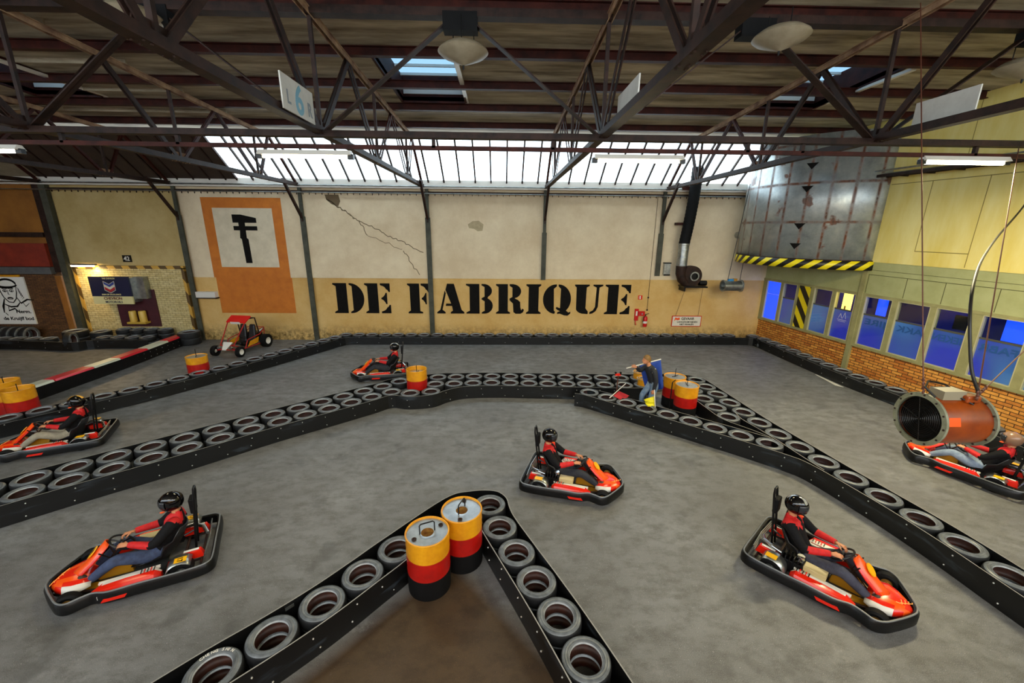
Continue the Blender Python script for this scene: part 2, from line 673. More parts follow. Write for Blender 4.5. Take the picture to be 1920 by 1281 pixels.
# far wall: lower part slightly proud with a ledge
b = B(M['wall'])
b.box(-17.95, 11.6, D, D + 0.3, 0, 6.42)
b.box(-12.75, -3.12, D - 0.07, D, 2.72, 6.2)
b.box(-3.0, 11.5, D - 0.012, D, 2.74, 6.2)
tagprops(b.build('wall_back'), kind='structure')
b = B(M['white'])
b.box(-25, 11.6, D - 0.25, D + 0.1, 6.3, 6.62)
tagprops(b.build('trim_1'), kind='structure')
b = B(M['steel'])
b.box(-17.9, 10.3, D - 0.12, D - 0.02, 6.13, 6.2)
for i in range(112):
    b.box(-17.7 + i * 0.25, -17.68 + i * 0.25, D - 0.1, D - 0.07, 6.04, 6.13)
tagprops(b.build('trim_2'), kind='structure')
for z_, y_, r_ in ((6.12, D - 0.2, 0.02), (6.38, D - 0.3, 0.03)):
    b = B(M['galv'])
    b.tube([(-24, y_, z_), (10.2, y_, z_)], r_, 8)
    tagprops(b.build('conduit_pipe', smooth=True), 'long thin metal conduit along the far wall top, ' + ('lower and thinner of two' if z_ < 6.2 else 'upper and thicker of two'), 'conduit', 'conduits along the far wall')

# painted orange frame, block and caliper emblem on the wall
WP = lambda y: (lambda u, v, w: (u, y - w, v))
F1 = WP(D - 0.0705)
b = B(M['orangepaint'], M['whitewall'])
b.prism([(-12.03, 2.72), (-8.87, 2.72), (-8.87, 5.9), (-9.27, 5.5), (-9.27, 3.15), (-11.64, 3.15)], F1, 0.002)
b.prism([(-12.03, 2.72), (-11.64, 3.15), (-11.64, 5.5), (-9.27, 5.5), (-8.87, 5.9), (-12.03, 5.9)], F1, 0.002)
b.prism([(-12.01, 1.19), (-8.86, 1.19), (-8.86, 2.72), (-12.01, 2.72)], WP(D - 0.001), 0.002)
b.m(1).prism([(-11.64, 3.15), (-9.27, 3.15), (-9.27, 5.5), (-11.64, 5.5)], F1, 0.001)
emb = tagprops(b.build('wall_painting'), 'orange painted square frame with orange block below, holding a black caliper emblem', 'wall painting')
b = B(M['blackpaint'])
b.prism([(-10.9, 5.25), (-10.55, 5.25), (-9.95, 5.12), (-9.95, 4.93), (-10.42, 4.93), (-10.42, 4.8), (-9.95, 4.8), (-9.95, 4.63), (-10.42, 4.63), (-10.43, 4.33), (-10.37, 4.28), (-10.35, 3.32), (-10.61, 3.32), (-10.64, 4.28), (-10.7, 4.33), (-10.66, 4.63), (-10.9, 4.63), (-10.9, 4.8), (-10.68, 4.8), (-10.68, 4.93), (-10.9, 4.93)], WP(D - 0.073), 0.003)
b.build('caliper_emblem', emb)

# stencil letters DE FABRIQUE


def arc(cx, cy, rx, ry, a0, a1, n=14):
    return [(cx + rx * math.cos(math.radians(a0 + (a1 - a0) * i / n)), cy + ry * math.sin(math.radians(a0 + (a1 - a0) * i / n))) for i in range(n + 1)]


def mir(p):
    return [(x, 1 - y) for x, y in reversed(p)]


ELEFT = [(0, 1), (.52, 1), (.52, 0), (0, 0), (0, .045), (.11, .1), (.11, .9), (0, .955)]
FLEFT = [(0, 1), (.55, 1), (.55, .08), (.68, .05), (.68, 0), (0, 0), (0, .045), (.11, .1), (.11, .9), (0, .955)]
ARM = [(.62, 1), (1, 1), (1, .72), (.95, .71), (.9, .78)] + arc(.66, .68, .22, .24, 30, 80, 5) + [(.62, .94)]
MIDA = [(.64, .52), (.72, .56)] + [(.78, .62), (.82, .69), (.87, .69), (.87, .31), (.82, .31), (.78, .38), (.72, .44), (.64, .48)]
LET = {
    'D': [[(0, 1), (.45, 1), (.45, 0), (0, 0), (0, .045), (.1, .1), (.1, .9), (0, .955)],
          [(.53, 1)] + arc(.56, .5, .44, .5, 85, -85, 18) + [(.53, 0), (.53, .05), (.62, .1), (.62, .9), (.53, .95)]],
    'E': [ELEFT, ARM, MIDA, mir(ARM)],
    'F': [FLEFT, ARM, MIDA],
    'A': [[(.33, .8), (.39, 1), (.64, 1), (.9, .13), (1, .05), (1, 0), (.5, 0), (.5, .05), (.58, .1), (.55, .26), (.32, .26), (.34, .34), (.52, .34)],
          [(.3, .78), (.34, .68), (.2, .13), (.31, .05), (.31, 0), (0, 0), (0, .05), (.12, .13)]],
    'B': [[(0, 1), (.5, 1), (.5, 0), (0, 0), (0, .045), (.13, .1), (.13, .9), (0, .955)],
          [(.58, 1)] + arc(.66, .77, .31, .23, 88, -55, 10) + [(.8, .53)] + arc(.68, .27, .32, .27, 60, -88, 10) + [(.58, 0), (.58, .05), (.69, .1), (.69, .42), (.58, .48), (.58, .53), (.69, .58), (.69, .9), (.58, .95)]],
    'R': [[(0, 1), (.42, 1), (.42, .09), (.5, .05), (.5, 0), (0, 0), (0, .045), (.09, .1), (.09, .9), (0, .955)],
          [(.48, 1)] + arc(.58, .76, .31, .24, 85, -75, 10) + [(.78, .47), (.86, .4), (.87, .22), (.9, .12), (.94, .18), (1, .14), (.97, .06), (.88, 0), (.7, 0), (.62, .06), (.6, .35), (.48, .46), (.48, .52), (.58, .57), (.58, .88), (.48, .94)]],
    'I': [[(0, 1), (1, 1), (1, .955), (.84, .9), (.84, .1), (1, .045), (1, 0), (0, 0), (0, .045), (.16, .1), (.16, .9), (0, .955)]],
    'Q': [[(.48, 1)] + arc(.46, .5, .46, .5, 92, 265, 18) + [(.45, .07), (.4, .12), (.38, .85), (.48, .93)],
          [(.54, 1)] + arc(.54, .5, .46, .5, 86, -50, 14) + [(.93, .05), (1, .08), (1, .02), (.9, -.06), (.78, -.05), (.62, .01), (.52, 0), (.52, .06), (.62, .1), (.52, .14), (.46, .2), (.5, .24), (.62, .2), (.63, .85), (.54, .93)]],
    'U': [[(0, 1), (.52, 1), (.52, .955), (.42, .9), (.41, .2), (.5, .09), (.5, 0)] + arc(.4, .22, .34, .22, 250, 195, 6) + [(.06, .9), (0, .955)],
          [(.65, 1), (1, 1), (1, .955), (.87, .9), (.85, .25), (.78, .1), (.66, .02), (.56, 0), (.56, .07), (.68, .13), (.75, .25), (.77, .9), (.65, .955)]],
}
sign = thing('painted_sign', 'large black stencilled DE FABRIQUE lettering painted across the far wall', 'wall lettering', (0, D, 0))
for ch, x0, x1 in (('D', -7.2, -5.9), ('E', -5.86, -4.78), ('F', -4.04, -3.11), ('A', -2.8, -1.62), ('B', -1.53, -.38), ('R', -.24, .98), ('I', 1.07, 1.71), ('Q', 1.8, 3.02), ('U', 3.17, 4.4), ('E', 4.5, 5.62)):
    b = B(M['blackpaint'])
    for poly in LET[ch]:
        b.prism([(x0 + u * (x1 - x0), 1.2 + v * 1.3) for u, v in poly], lambda u, v, w: (u, -0.006 - w - (0.0), v), 0.004)
    b.build('letter', sign)

# cracks and stains on the plaster
b = B(mat('crack_brown', '6a5a42', rough=0.9))  # one flat brown for the cracks and the patch at their top


def crack(pts, w):
    for i in range(len(pts) - 1):
        (x0, z0), (x1, z1) = pts[i], pts[i + 1]
        n = Vector((z0 - z1, x1 - x0)).normalized() * w / 2
        b.prism([(x0 - n.x, z0 - n.y), (x1 - n.x, z1 - n.y), (x1 + n.x, z1 + n.y), (x0 + n.x, z0 + n.y)], WP(D - 0.0705), 0.002)


def jag(a, c, n, amp):
    out = []
    for i in range(n + 1):
        t = i / n
        out.append((a[0] + (c[0] - a[0]) * t + random.uniform(-amp, amp), a[1] + (c[1] - a[1]) * t + random.uniform(-amp, amp)))
    return out


crack(jag((-7.0, 5.9), (-5.85, 5.05), 14, .05), .03)
crack(jag((-6.8, 5.75), (-5.85, 5.05), 12, .05), .02)
crack(jag((-5.85, 5.05), (-3.25, 3.8), 26, .05), .03)
crack(jag((-5.85, 5.05), (-5.5, 4.5), 8, .04), .03)
crack(jag((-5.5, 4.5), (-4.1, 3.9), 12, .04), .02)
crack(jag((-4.1, 3.9), (-3.5, 2.85), 10, .05), .03)
b.prism([(-7.1, 6.05), (-6.55, 6.05), (-6.5, 5.8), (-6.6, 5.6), (-6.85, 5.68), (-7.05, 5.85)], WP(D - 0.0705), 0.002)
tagprops(b.build('plaster_crack'), 'jagged branching crack in the cream plaster left of the middle', 'crack')
b = B(mat('grey_stain', 'a09070', 'b3a280', 8, 0.9))
b.prism([(-1.4, 4.95), (-1.2, 5.08), (-.95, 5.1), (-.75, 4.95), (-.8, 4.7), (-1.0, 4.68), (-1.15, 4.78), (-1.35, 4.8)], WP(D - 0.0125), 0.001)
tagprops(b.build('wall_stain'), 'small grey smudge on the cream wall above the letters', 'stain')

# wall posts (steel columns on the far wall)
POSTS = [(-12.98, 0, 6.3, 0.2, 'behind the red off-road buggy'), (-8.06, 0, 6.3, 0.2, 'right of the orange caliper painting'), (-3.02, 0.3, 6.3, 0.2, 'crossing the F of the stencilled sign'), (1.77, 2.7, 6.3, 0.19, 'ending above the stencilled R and I'), (6.66, 2.9, 6.3, 0.2, 'beside the ventilation duct')]
for x, z0, z1, w, where in POSTS:
    t = thing('wall_post', 'green-grey steel wall post ' + where, 'wall post', (x, D, z0), 0, 'steel posts on the far wall')
    b = B(M['post'])
    b.box(-w / 2, w / 2, -0.14, -0.075, 0, 5.2 - z0 if x < 1 else 4.65 - z0)
    b.build('post_shaft', t)
    b = B(M['post'])
    b.box(-w / 3, w / 3, -0.15, -0.07, (5.2 if x < 1 else 4.65) - z0, z1 - z0)
    b.build('post_top', t)
    b = B(M['steel'])
    b.bar((0, -0.16, 5.15 - z0), (0, -1.35, 6.5 - z0), 0.09, 0.09)
    b.bar((0, -0.16, 5.0 - z0), (0, -0.16, 5.35 - z0), 0.06, 0.06)
    b.build('brace', t)
t = thing('corner_post', 'dark green-grey riveted corner post at the left end of the wall', 'wall post', (-17.95, D, 0))
b = B(M['post'])
b.box(-0.13, 0.13, -0.2, -0.02, 0, 6.3)
b.build('post_shaft', t)
b = B(M['steel'])
b.box(-0.4, -0.15, -0.18, -0.04, 2.9, 6.35)
b.build('post_web', t)
b = B(M['ochrewall'])
b.box(-0.5, -0.25, -0.16, -0.03, 0, 2.75)
b.build('post_cladding', t)

# left end of the far wall: ochre upper wall, red fascia, grey strip, brown bricks
b = B(M['ochrewall'])
b.box(-25, -18.3, D, D + 0.3, 3.1, 6.42)
tagprops(b.build('wall_back_upper'), kind='structure')
b = B(M['brownbrick'])
b.box(-25, -18.3, D, D + 0.3, 0, 3.1)
tagprops(b.build('wall_back_brick'), kind='structure')
b = B(M['redfascia'])
b.box(-25, -18.5, D - 0.16, D, 3.12, 4.05)
tagprops(b.build('trim_3'), kind='structure')
b = B(M['greyfascia'])
b.box(-25, -18.5, D - 0.2, D, 2.82, 3.1)
tagprops(b.build('trim_4'), kind='structure')
b = B(M['steel'])
b.box(-25, -18.4, D - 0.2, D - 0.02, 4.3, 4.48)
tagprops(b.build('trim_5'), kind='structure')
b = B(M['ochrewall'])
b.box(-23.2, -23, -3, D, 0, 8.2)
tagprops(b.build('wall_left'), kind='structure')

b = B(M['ochrewall'])
b.box(-23.2, 15, -4.8, -4.5, 0, 5.2)
tagprops(b.build('wall_behind'), kind='structure')

# portrait sign
t = thing('portrait_sign', 'white sign with black line portrait of an elderly person in a flat cap', 'sign', (-21.6, D, 0))
b = B(mat('sign_white', 'e9e6dc', rough=0.5), M['drumyellow'])
b.box(-1.6, 1.75, -0.06, -0.01, 0.68, 2.68)
b.m(1).box(-1.6, 1.6, -0.055, -0.01, 2.68, 2.76)
b.build('sign_board', t)
b = B(M['blackpaint'])
PF = lambda u, v, w: (u * .88 + 1.0, -0.062 - w, .25 + v * .92)


def stroke(pts, w, loop=False):
    P = [Vector((p[0], p[1])) for p in pts]
    L, R = [], []
    for i, p in enumerate(P):
        a, c = P[max(i - 1, 0)], P[min(i + 1, len(P) - 1)]
        d = (c - a).normalized()
        n = Vector((-d.y, d.x)) * (w * .75) * (1 if 0 < i < len(P) - 1 else 0.4)
        L.append(tuple(p + n))
        R.append(tuple(p - n))
    for i in range(len(P) - 1):
        b.prism([L[i], L[i + 1], R[i + 1], R[i]], PF, 0.003)


stroke(arc(0, 2.3, .42, .24, 0, 180, 12), .06)
stroke(arc(0, 2.3, .45, .12, 180, 360, 12), .05)
stroke(arc(-.05, 2.24, .38, .1, 180, 330, 10), .035)
stroke([(-.36, 2.2), (-.38, 2.0), (-.3, 1.72), (-.12, 1.5), (.08, 1.48), (.26, 1.66), (.36, 1.95), (.38, 2.2)], .03)
for sx in (-.16, .14):
    stroke(arc(sx, 2.02, .09, .05, 0, 360, 10), .022)
    stroke(arc(sx, 2.1, .12, .04, 20, 160, 6), .035)
    b.prism(arc(sx, 2.01, .03, .03, 0, 330, 8), PF, .003)
stroke([(-.02, 2.06), (-.05, 1.86), (.03, 1.83)], .025)
stroke(arc(-.01, 1.62, .14, .08, 20, 160, 8), .045)
stroke([(-.1, 1.62), (.1, 1.62)], .025)
for k in range(5):
    stroke([(.38 + .03 * k, 2.2 - .08 * k), (.5 + .03 * k, 2.1 - .1 * k), (.44 + .02 * k, 1.95 - .08 * k)], .018)
stroke([(.3, 1.7), (.42, 1.45), (.75, 1.62), (1.05, 1.6)], .05)
stroke([(-.3, 1.65), (-.45, 1.3), (-.5, 1.0)], .07)
stroke([(-.4, 1.42), (-.1, 1.28), (.2, 1.3), (.4, 1.5)], .05)
stroke([(-.2, 1.32), (-.25, 1.1), (.05, 1.2), (.25, .98)], .05)
stroke([(.5, 1.5), (.6, 1.3), (.8, 1.45)], .03)
stroke([(-.45, 1.0), (-.35, .88)], .05)
b.build('portrait_drawing', t)
text('Herm.', 0.2, t, M['blackpaint'], lambda u, v, w: (u + 1.05, -0.062 - w, v + 1.16), width=0.6)
text('de Kruijff bod', 0.2, t, M['blackpaint'], lambda u, v, w: (u + .45, -0.062 - w, v + 0.86), width=1.24)

# cream brick bay with the motor oil sign
b = B(M['whitebrick'])
b.box(-17.6, -13.25, D - 0.1, D, 0, 3.05)
tagprops(b.build('wall_back_cream_brick'), kind='structure')
for nm, bx in (('trim_6', (-17.68, -17.56, D - 0.13, D, 0, 3.1)), ('trim_7', (-13.3, -13.18, D - 0.13, D, 0, 3.1)), ('trim_8', (-17.68, -13.18, D - 0.13, D, 3.05, 3.18))):
    b = B(M['framehaz'])
    b.box(*bx)
    tagprops(b.build(nm), kind='structure')
t = thing('wall_light', 'lit warm tube lamp at the top left corner of the cream brick bay', 'lamp', (-17.1, D - 0.25, 3.2))
b = B(M['galv'])
b.box(-0.5, 0.5, -0.05, 0.08, 0, 0.06)
b.build('housing', t)
b = B(mat('warm_lit_tube', (1.0, 0.75, 0.35), emit=14))
b.tube([(-0.46, -0.02, -0.03), (0.46, -0.02, -0.03)], 0.025, 8)
b.build('lamp_tube', t)
area('wall_lamp_glow', (-17.0, D - 0.5, 3.1), (-16.2, D - 1.2, 0), 1.0, 0.1, 25, (1.0, 0.7, 0.3))
t = thing('oil_sign', 'dark blue and cream motor oil box sign with chevron emblem on cream bricks', 'sign', (-15.9, D - 0.1, 0), 0)
b = B(mat('sign_navy', '141a3c', rough=0.4), mat('sign_cream', 'd9cf96', rough=0.5), M['galv'])
b.box(-0.8, 0.78, -0.5, -0.44, 1.98, 2.78)
b.m(1).box(-0.8, 0.78, -0.5, -0.44, 1.66, 1.98)
b.m(2).box(-0.74, 0.8, -0.44, 0, 1.72, 2.72)
b.box(0.78, 1.2, -0.3, -0.05, 1.85, 2.75)
b.build('sign_box', t)
b = B(mat('emblem_white', 'd8d4c0'), mat('emblem_blue', '2a3f8c'), mat('emblem_red', 'b0242a'))
SF = lambda u, v, w: (u - 0.02, -0.504 - w, v + 2.38)
for (o, mi) in ((0.1, 1), (0.0, 0), (-0.1, 2)):
    b.m(mi).prism([(-.2, .1 + o), (0, -.02 + o), (.2, .1 + o), (.2, -.01 + o), (0, -.13 + o), (-.2, -.01 + o)], SF, .004)
b.m(0)
for pl in ([(-.22, .23), (0, .1), (.22, .23), (.22, .215), (0, .085), (-.22, .215)], [(-.22, -.13), (0, -.25), (.22, -.13), (.22, -.15), (0, -.27), (-.22, -.15)], [(-.22, -.15), (-.205, -.15), (-.205, .22), (-.22, .22)], [(.205, -.15), (.22, -.15), (.22, .22), (.205, .22)]):
    b.prism(pl, SF, .004)
b.build('chevron_emblem', t)
SG = lambda z, x=0: (lambda u, v, w: (u + x, -0.504 - w, v + z))
text('THE CHEVRON', 0.09, t, MATS['sign_cream'], SG(2.68, -.25), width=.5)
text('SIGN OF EXCELLENCE', 0.08, t, MATS['sign_cream'], SG(2.03, -.4), width=.76)
text('CHEVRON', 0.15, t, mat('sign_maroon', '5e1520'), SG(1.845, -.36), width=.72)
text('MOTOROILS', 0.12, t, MATS['sign_navy'], SG(1.71, -.33), width=.68)
t = thing('maroon_cabinet', 'dark maroon wall panel with two yellow cans on a shelf', 'wall cabinet', (-15.4, D - 0.1, 0))
b = B(mat('maroon_paint', '481220', '3a0d18', 4, 0.5))
b.box(-0.82, 0.82, -0.06, 0, 0.62, 2.2)
b.build('back_panel', t)
b = B(mat('shelf_yellow', 'c9a23a', rough=0.5))
b.box(-0.35, 0.42, -0.32, -0.06, 0.78, 0.86)
b.build('shelf', t)
for x, lab in ((-16.55 + 1.0, 'left'), (-16.55 + 1.4, 'right')):
    b = B(mat('can_yellow', 'd7b04a', rough=0.4), MATS['maroon_paint'])
    b.lathe([(0.001, 0), (0.13, 0), (0.13, 0.42), (0.11, 0.46), (0.001, 0.46)], 18)
    tagprops(b.build('oil_can', smooth=True, loc=(x, D - 0.28, 0.86)), 'yellow oil can on the maroon cabinet shelf, ' + lab + ' of the pair', 'can', 'yellow cans on the shelf')
t = thing('number_plate', 'small black plate numbered 42 above the oil sign', 'plate', (-15.47, D, 3.46))
b = B(M['black'])
b.box(-0.17, 0.17, -0.04, -0.005, -0.14, 0.14)
b.build('plate', t)
text('42', 0.24, t, M['white'], lambda u, v, w: (u - .12, -0.042 - w, v - .08), width=.24)
b = B(M['white'], M['steel'])
b.box(-12.85, -12.05, D - 0.2, D, 1.88, 2.12)
b.m(1).box(-12.85, -12.0, D - 0.22, D, 1.84, 1.88)
tagprops(b.build('wall_box'), 'small cream box lamp on the wall left of the orange painting', 'fixture')

# ---- ceiling, glazing, skylights
SKY = [(-12.55, -10.85), (-2.72, -1.02), (7.1, 8.8)]
SY0, SY1 = 9.95, 12.75
b = B(M['roof'])
xs = [-25.0] + [v for s in SKY for v in s] + [13.6]
ys = [-4.5, SY0, SY1, 15.97]
for i in range(len(xs) - 1):
    for j in range(3):
        if j == 1 and i % 2 == 1:
            continue
        y0, y1 = ys[j], ys[j + 1]
        z0, z1 = roofz(y0) + 0.2, roofz(y1) + 0.2
        b.hexa([(xs[i], y0, z0), (xs[i + 1], y0, z0), (xs[i + 1], y1, z1), (xs[i], y1, z1), (xs[i], y0, z0 + .1), (xs[i + 1], y0, z0 + .1), (xs[i + 1], y1, z1 + .1), (xs[i], y1, z1 + .1)])
tagprops(b.build('ceiling'), kind='structure')
PUR = [(4.5, 'sixth'), (6.2, 'fifth'), (7.93, 'fourth'), (9.62, 'third'), (11.32, 'second'), (12.98, 'first'), (14.7, None)]
for i, (y, o_) in enumerate(reversed(PUR)):
    b = B(M['redsteel'])
    z = roofz(y)
    xe = 13.66 - .1304 * y
    b.box(-25, xe, y - 0.07, y + 0.07, z + 0.02, z + 0.04)
    b.box(-25, xe, y - 0.012, y + 0.012, z + 0.04, z + 0.19)
    b.box(-25, xe, y - 0.07, y + 0.07, z + 0.18, z + 0.195)
    tagprops(b.build('purlin'), 'dark red steel purlin under the roof boards, %s counted from the bright glazing' % ORD[i], 'purlin', 'roof purlins')
for y, w in ((10.45, 'between second and third purlin'), (12.1, 'just before the second purlin'), (13.8, 'nearest the eave'), (8.8, 'nearest the cross girder')):
    b = B(M['roof'])
    z = roofz(y) + 0.2
    b.box(-22.9, -13.15, y - 0.02, y + 0.02, z - 0.1, z)
    b.box(-12.9, -8.2, y - 0.02, y + 0.02, z - 0.1, z) if not (SY0 < y < SY1) else b.box(-10.7, -8.2, y - 0.02, y + 0.02, z - 0.1, z)
    tagprops(b.build('roof_batten'), 'thin pale batten under the left roof boards, ' + w, 'batten', 'left roof battens')
skn = 0
for n_, (x0, x1) in enumerate(SKY):
    t = link('window_%d' % (n_ + 2), None, loc=((x0 + x1) / 2, (SY0 + SY1) / 2, roofz(11.3) + 0.2))
    tagprops(t, kind='structure')
    hx, hy = (x1 - x0) / 2, (SY1 - SY0) / 2
    sl = 0.0432 * hy
    b = B(M['redsteel'], M['white'])
    H = 0.55
    b.hexa([(-hx - .05, -hy, -.05 + sl), (-hx, -hy, -.05 + sl), (-hx, hy, -.05 - sl), (-hx - .05, hy, -.05 - sl), (-hx - .05, -hy, H), (-hx, -hy, H), (-hx, hy, H), (-hx - .05, hy, H)])
    b.hexa([(hx, -hy, -.05 + sl), (hx + .05, -hy, -.05 + sl), (hx + .05, hy, -.05 - sl), (hx, hy, -.05 - sl), (hx, -hy, H), (hx + .05, -hy, H), (hx + .05, hy, H), (hx, hy, H)])
    b.box(-hx, hx, -hy - .05, -hy, -.05 + sl, H)
    b.box(-hx, hx, hy, hy + .05, -.05 - sl, H)
    b.m(1).box(-hx + .02, hx - .02, hy - .03, hy, .1, .34)
    b.box(hx + .0, hx + .1, -hy - .1, hy + .1, -.09, -.03)
    b.build('window_frame', t)
    b = B(M['white'])
    for k in range(5):
        b.box(-hx, hx, -hy + .1 + k * .62, -hy + .15 + k * .62, H - .06, H)
    b.build('window_bars', t)
    b = B(M['wireglass'])
    b.box(-hx, hx, -hy, hy, H, H + .01)
    b.build('window_glass', t)

# sloped glazing strip along the eave
G0 = (15.78, 7.86)
G1 = (17.45, 6.54)
t = tagprops(link('window_1', None, loc=(0, 0, 0)), kind='structure')
gx0, gx1 = -10.35, 12.2
b = B(M['steel'])
x = gx0
k = 0
while x < gx1:
    b.bar((x, G0[0], G0[1]), (x, G1[0], G1[1]), 0.056, 0.08)
    x += 0.62
    k += 1
b.bar((gx0, G0[0], G0[1] + .02), (gx1, G0[0], G0[1] + .02), 0.1, 0.1)
b.bar((gx0, G1[0], G1[1]), (gx1, G1[0], G1[1]), 0.06, 0.08)
b.build('glazing_bars', t)
b = B(M['glass'])
n = Vector((0, G0[1] - G1[1], G1[0] - G0[0])).normalized() * 0.04
b.hexa([(gx0, G0[0], G0[1] + .04), (gx1, G0[0], G0[1] + .04), (gx1, G1[0], G1[1] + .04), (gx0, G1[0], G1[1] + .04), (gx0, G0[0], G0[1] + .05), (gx1, G0[0], G0[1] + .05), (gx1, G1[0], G1[1] + .05), (gx0, G1[0], G1[1] + .05)])
b.build('window_glass', t)
b = B(M['darksheet'], M['steel'])
b.hexa([(-17.9, G0[0], G0[1]), (gx0, G0[0], G0[1]), (gx0, G1[0], G1[1]), (-17.9, G1[0], G1[1]), (-17.9, G0[0], G0[1] + .05), (gx0, G0[0], G0[1] + .05), (gx0, G1[0], G1[1] + .05), (-17.9, G1[0], G1[1] + .05)])
for k in range(12):
    x = -17.6 + k * 0.62
    b.m(1).bar((x, G0[0], G0[1] - .02), (x, G1[0], G1[1] - .02), 0.05, 0.05)
tagprops(b.build('ceiling_slope_dark'), kind='structure')
b = B(mat('pale_roof_board', '8c8068', '7a6e58', 2, 0.8))
b.hexa([(-25, G0[0], G0[1]), (-17.9, G0[0], G0[1]), (-17.9, G1[0], G1[1]), (-25, G1[0], G1[1]), (-25, G0[0], G0[1] + .05), (-17.9, G0[0], G0[1] + .05), (-17.9, G1[0], G1[1] + .05), (-25, G1[0], G1[1] + .05)])
tagprops(b.build('ceiling_slope_left'), kind='structure')

# ---- roof trusses
BN = [1.0, 4.4, GY, 11.35, 14.8]
TN = [2.7, 6.2, 9.62, 13.02]
names = ['nearest the left side room', 'over the red and white kerb', 'over the red off-road buggy', 'carrying the L 6 R board', 'with a blank board, right of the middle', 'beside the round metal tank']
for x, where in zip(FR[1:], names):
    t = thing('roof_truss', 'dark riveted steel roof truss, ' + where, 'roof truss', (x, 0, ZB), 0, 'lattice roof trusses')
    Z = lambda y: roofz(y) - ZB
    b = B(M['steel'])
    b.bar((0, -1, 0), (0, D - 0.25, 0), 0.16, 0.02)
    b.bar((-0.05, -1, 0.06), (-0.05, D - 0.25, 0.06), 0.015, 0.11)
    b.bar((0.05, -1, 0.06), (0.05, D - 0.25, 0.06), 0.015, 0.11)
    b.build('bottom_chord', t)
    b = B(M['tansteel'])
    b.bar((0, 2.5, Z(2.5)), (0, 15.75, Z(15.75)), 0.13, 0.02)
    b.bar((-0.04, 2.5, Z(2.5) - .05), (-0.04, 15.75, Z(15.75) - .05), 0.015, 0.09)
    b.bar((0.04, 2.5, Z(2.5) - .05), (0.04, 15.75, Z(15.75) - .05), 0.015, 0.09)
    b.build('top_chord', t)
    b = B(M['redsteel'])
    b.bar((0, 15.75, Z(15.75) - .06), (0, D - .35, 0.12), 0.08, 0.08)
    b.build('rafter_leg', t)
    for i, y in enumerate(BN):
        if y > 2.5 and y < 15:
            b = B(M['steel'])
            b.bar((0, y, 0.06), (0, y + .02, Z(y) - .06), 0.06, 0.06)
            b.build('vertical', t)
        for ty in (TN[i - 1] if i > 0 else None, TN[i] if i < 4 else 15.7):
            if ty is None:
                continue
            b = B(M['steel'] if ty < 10 else M['redsteel'])
            w_ = 0.1 if ty < 10 else 0.075
            b.bar((0.03, y + (.1 if ty > y else -.1), 0.06), (0.03, ty, Z(ty) - .05), 0.02, w_)
            b.bar((-0.03, y + (.1 if ty > y else -.1), 0.06), (-0.03, ty, Z(ty) - .05), 0.02, w_)
            b.build('diagonal', t)
        b = B(M['tansteel'] if i in (3, 4) else M['steel'])
        b.prism([(-.3, .0), (.3, .0), (.22, .2), (-.22, .2)], lambda u, v, w, yy=y: (w - .008, yy + u, v + .01), 0.016)
        for q in (-.22, -.13, .13, .22):
            b.ball((0.012, y + q, .05), .016, n=5)
            b.ball((-0.012, y + q, .05), .016, n=5)
            b.ball((0.05, y + q, -.012), .014, n=5)
            b.ball((-0.05, y + q, -.012), .014, n=5)
        b.build('gusset_plate', t)

# ---- cross girder
t = thing('cross_girder', 'long dark steel lattice girder crossing the hall under the roof', 'girder', (0, GY, ZB))
b = B(M['steel'])
b.bar((-23, 0, 0), (12.75, 0, 0), 0.16, 0.1)
b.build('bottom_chord', t)
b = B(M['redsteel'])
b.bar((-23, 0, -0.2), (12.75, 0, -0.2), 0.06, 0.07)
b.build('lower_rail', t)
zt = roofz(GY) - ZB
b = B(M['steel'])
b.bar((-23, 0, zt - .02), (12.75, 0, zt - .02), 0.2, 0.12)
b.build('top_chord', t)
for i in range(len(FR)):
    xa = FR[i]
    xm = xa + 4.918 / 2
    for x0, x1 in ((xa + .1, xm - .15), (xa + 4.918 - .1, xm + .15)):
        if max(x0, x1) > 12.5:
            continue
        b = B(M['steel'])
        b.bar((x0, .035, 0.05), (x1, .035, zt - .1), 0.02, 0.09, up=(0, 1, 0))
        b.bar((x0, -.035, 0.05), (x1, -.035, zt - .1), 0.02, 0.09, up=(0, 1, 0))
        b.build('diagonal', t)
    if xm < 12:
        b = B(M['blackmatte'])
        b.box(xm - .28, xm + .28, -.12, .12, zt - .28, zt - .02)
        b.build('apex_box', t)
for x in (-17, -14.5, -10.5, -7.55, -5.6, -1.2, 0.9, 4.4, 5.4, 8.6, 10.5):
    b = B(M['steel'])
    b.box(x - .03, x + .03, -.03, .03, -.2, -.04)
    b.build('hanger', t)

# pendant lamps under the girder apexes
for x, y, z, where in ((-5.8, 7.7, 7.95, 'mostly hidden behind the big truss at the upper left'), (-0.65, 7.91, 7.63, 'hanging under the middle of the girder'), (4.45, 7.5, 7.78, 'right of the blank board'), (9.3, 8.1, 7.65, 'at the right edge near the yellow wall')):
    t = thing('pendant_lamp', 'unlit pale conical pendant lamp ' + where, 'lamp', (x, y, z), 0, 'pendant lamps')
    b = B(mat('lamp_shade_cream', '9a8e76', '857961', 4, 0.5))
    b.lathe([(0.001, -.2), (.02, -.19), (.2, -.12), (.36, -.05), (.42, 0.0), (.4, .03), (.3, .1), (.12, .15), (.001, .16)], 36)
    b.build('lamp_shade', t, smooth=True)
    b = B(M['black'])
    b.lathe([(0.001, -.26), (.015, -.25), (.018, -.18), (.001, -.17)], 10)
    b.build('finial', t)
    for q in range(3):
        a = 2 * PI * q / 3 + .5
        b = B(M['black'])
        b.tube([(.2 * math.cos(a), .2 * math.sin(a), .12), (.2 * math.cos(a), .2 * math.sin(a), roofz(y) - .1 - z)], .008, 6)
        b.build('hanging_rod', t)

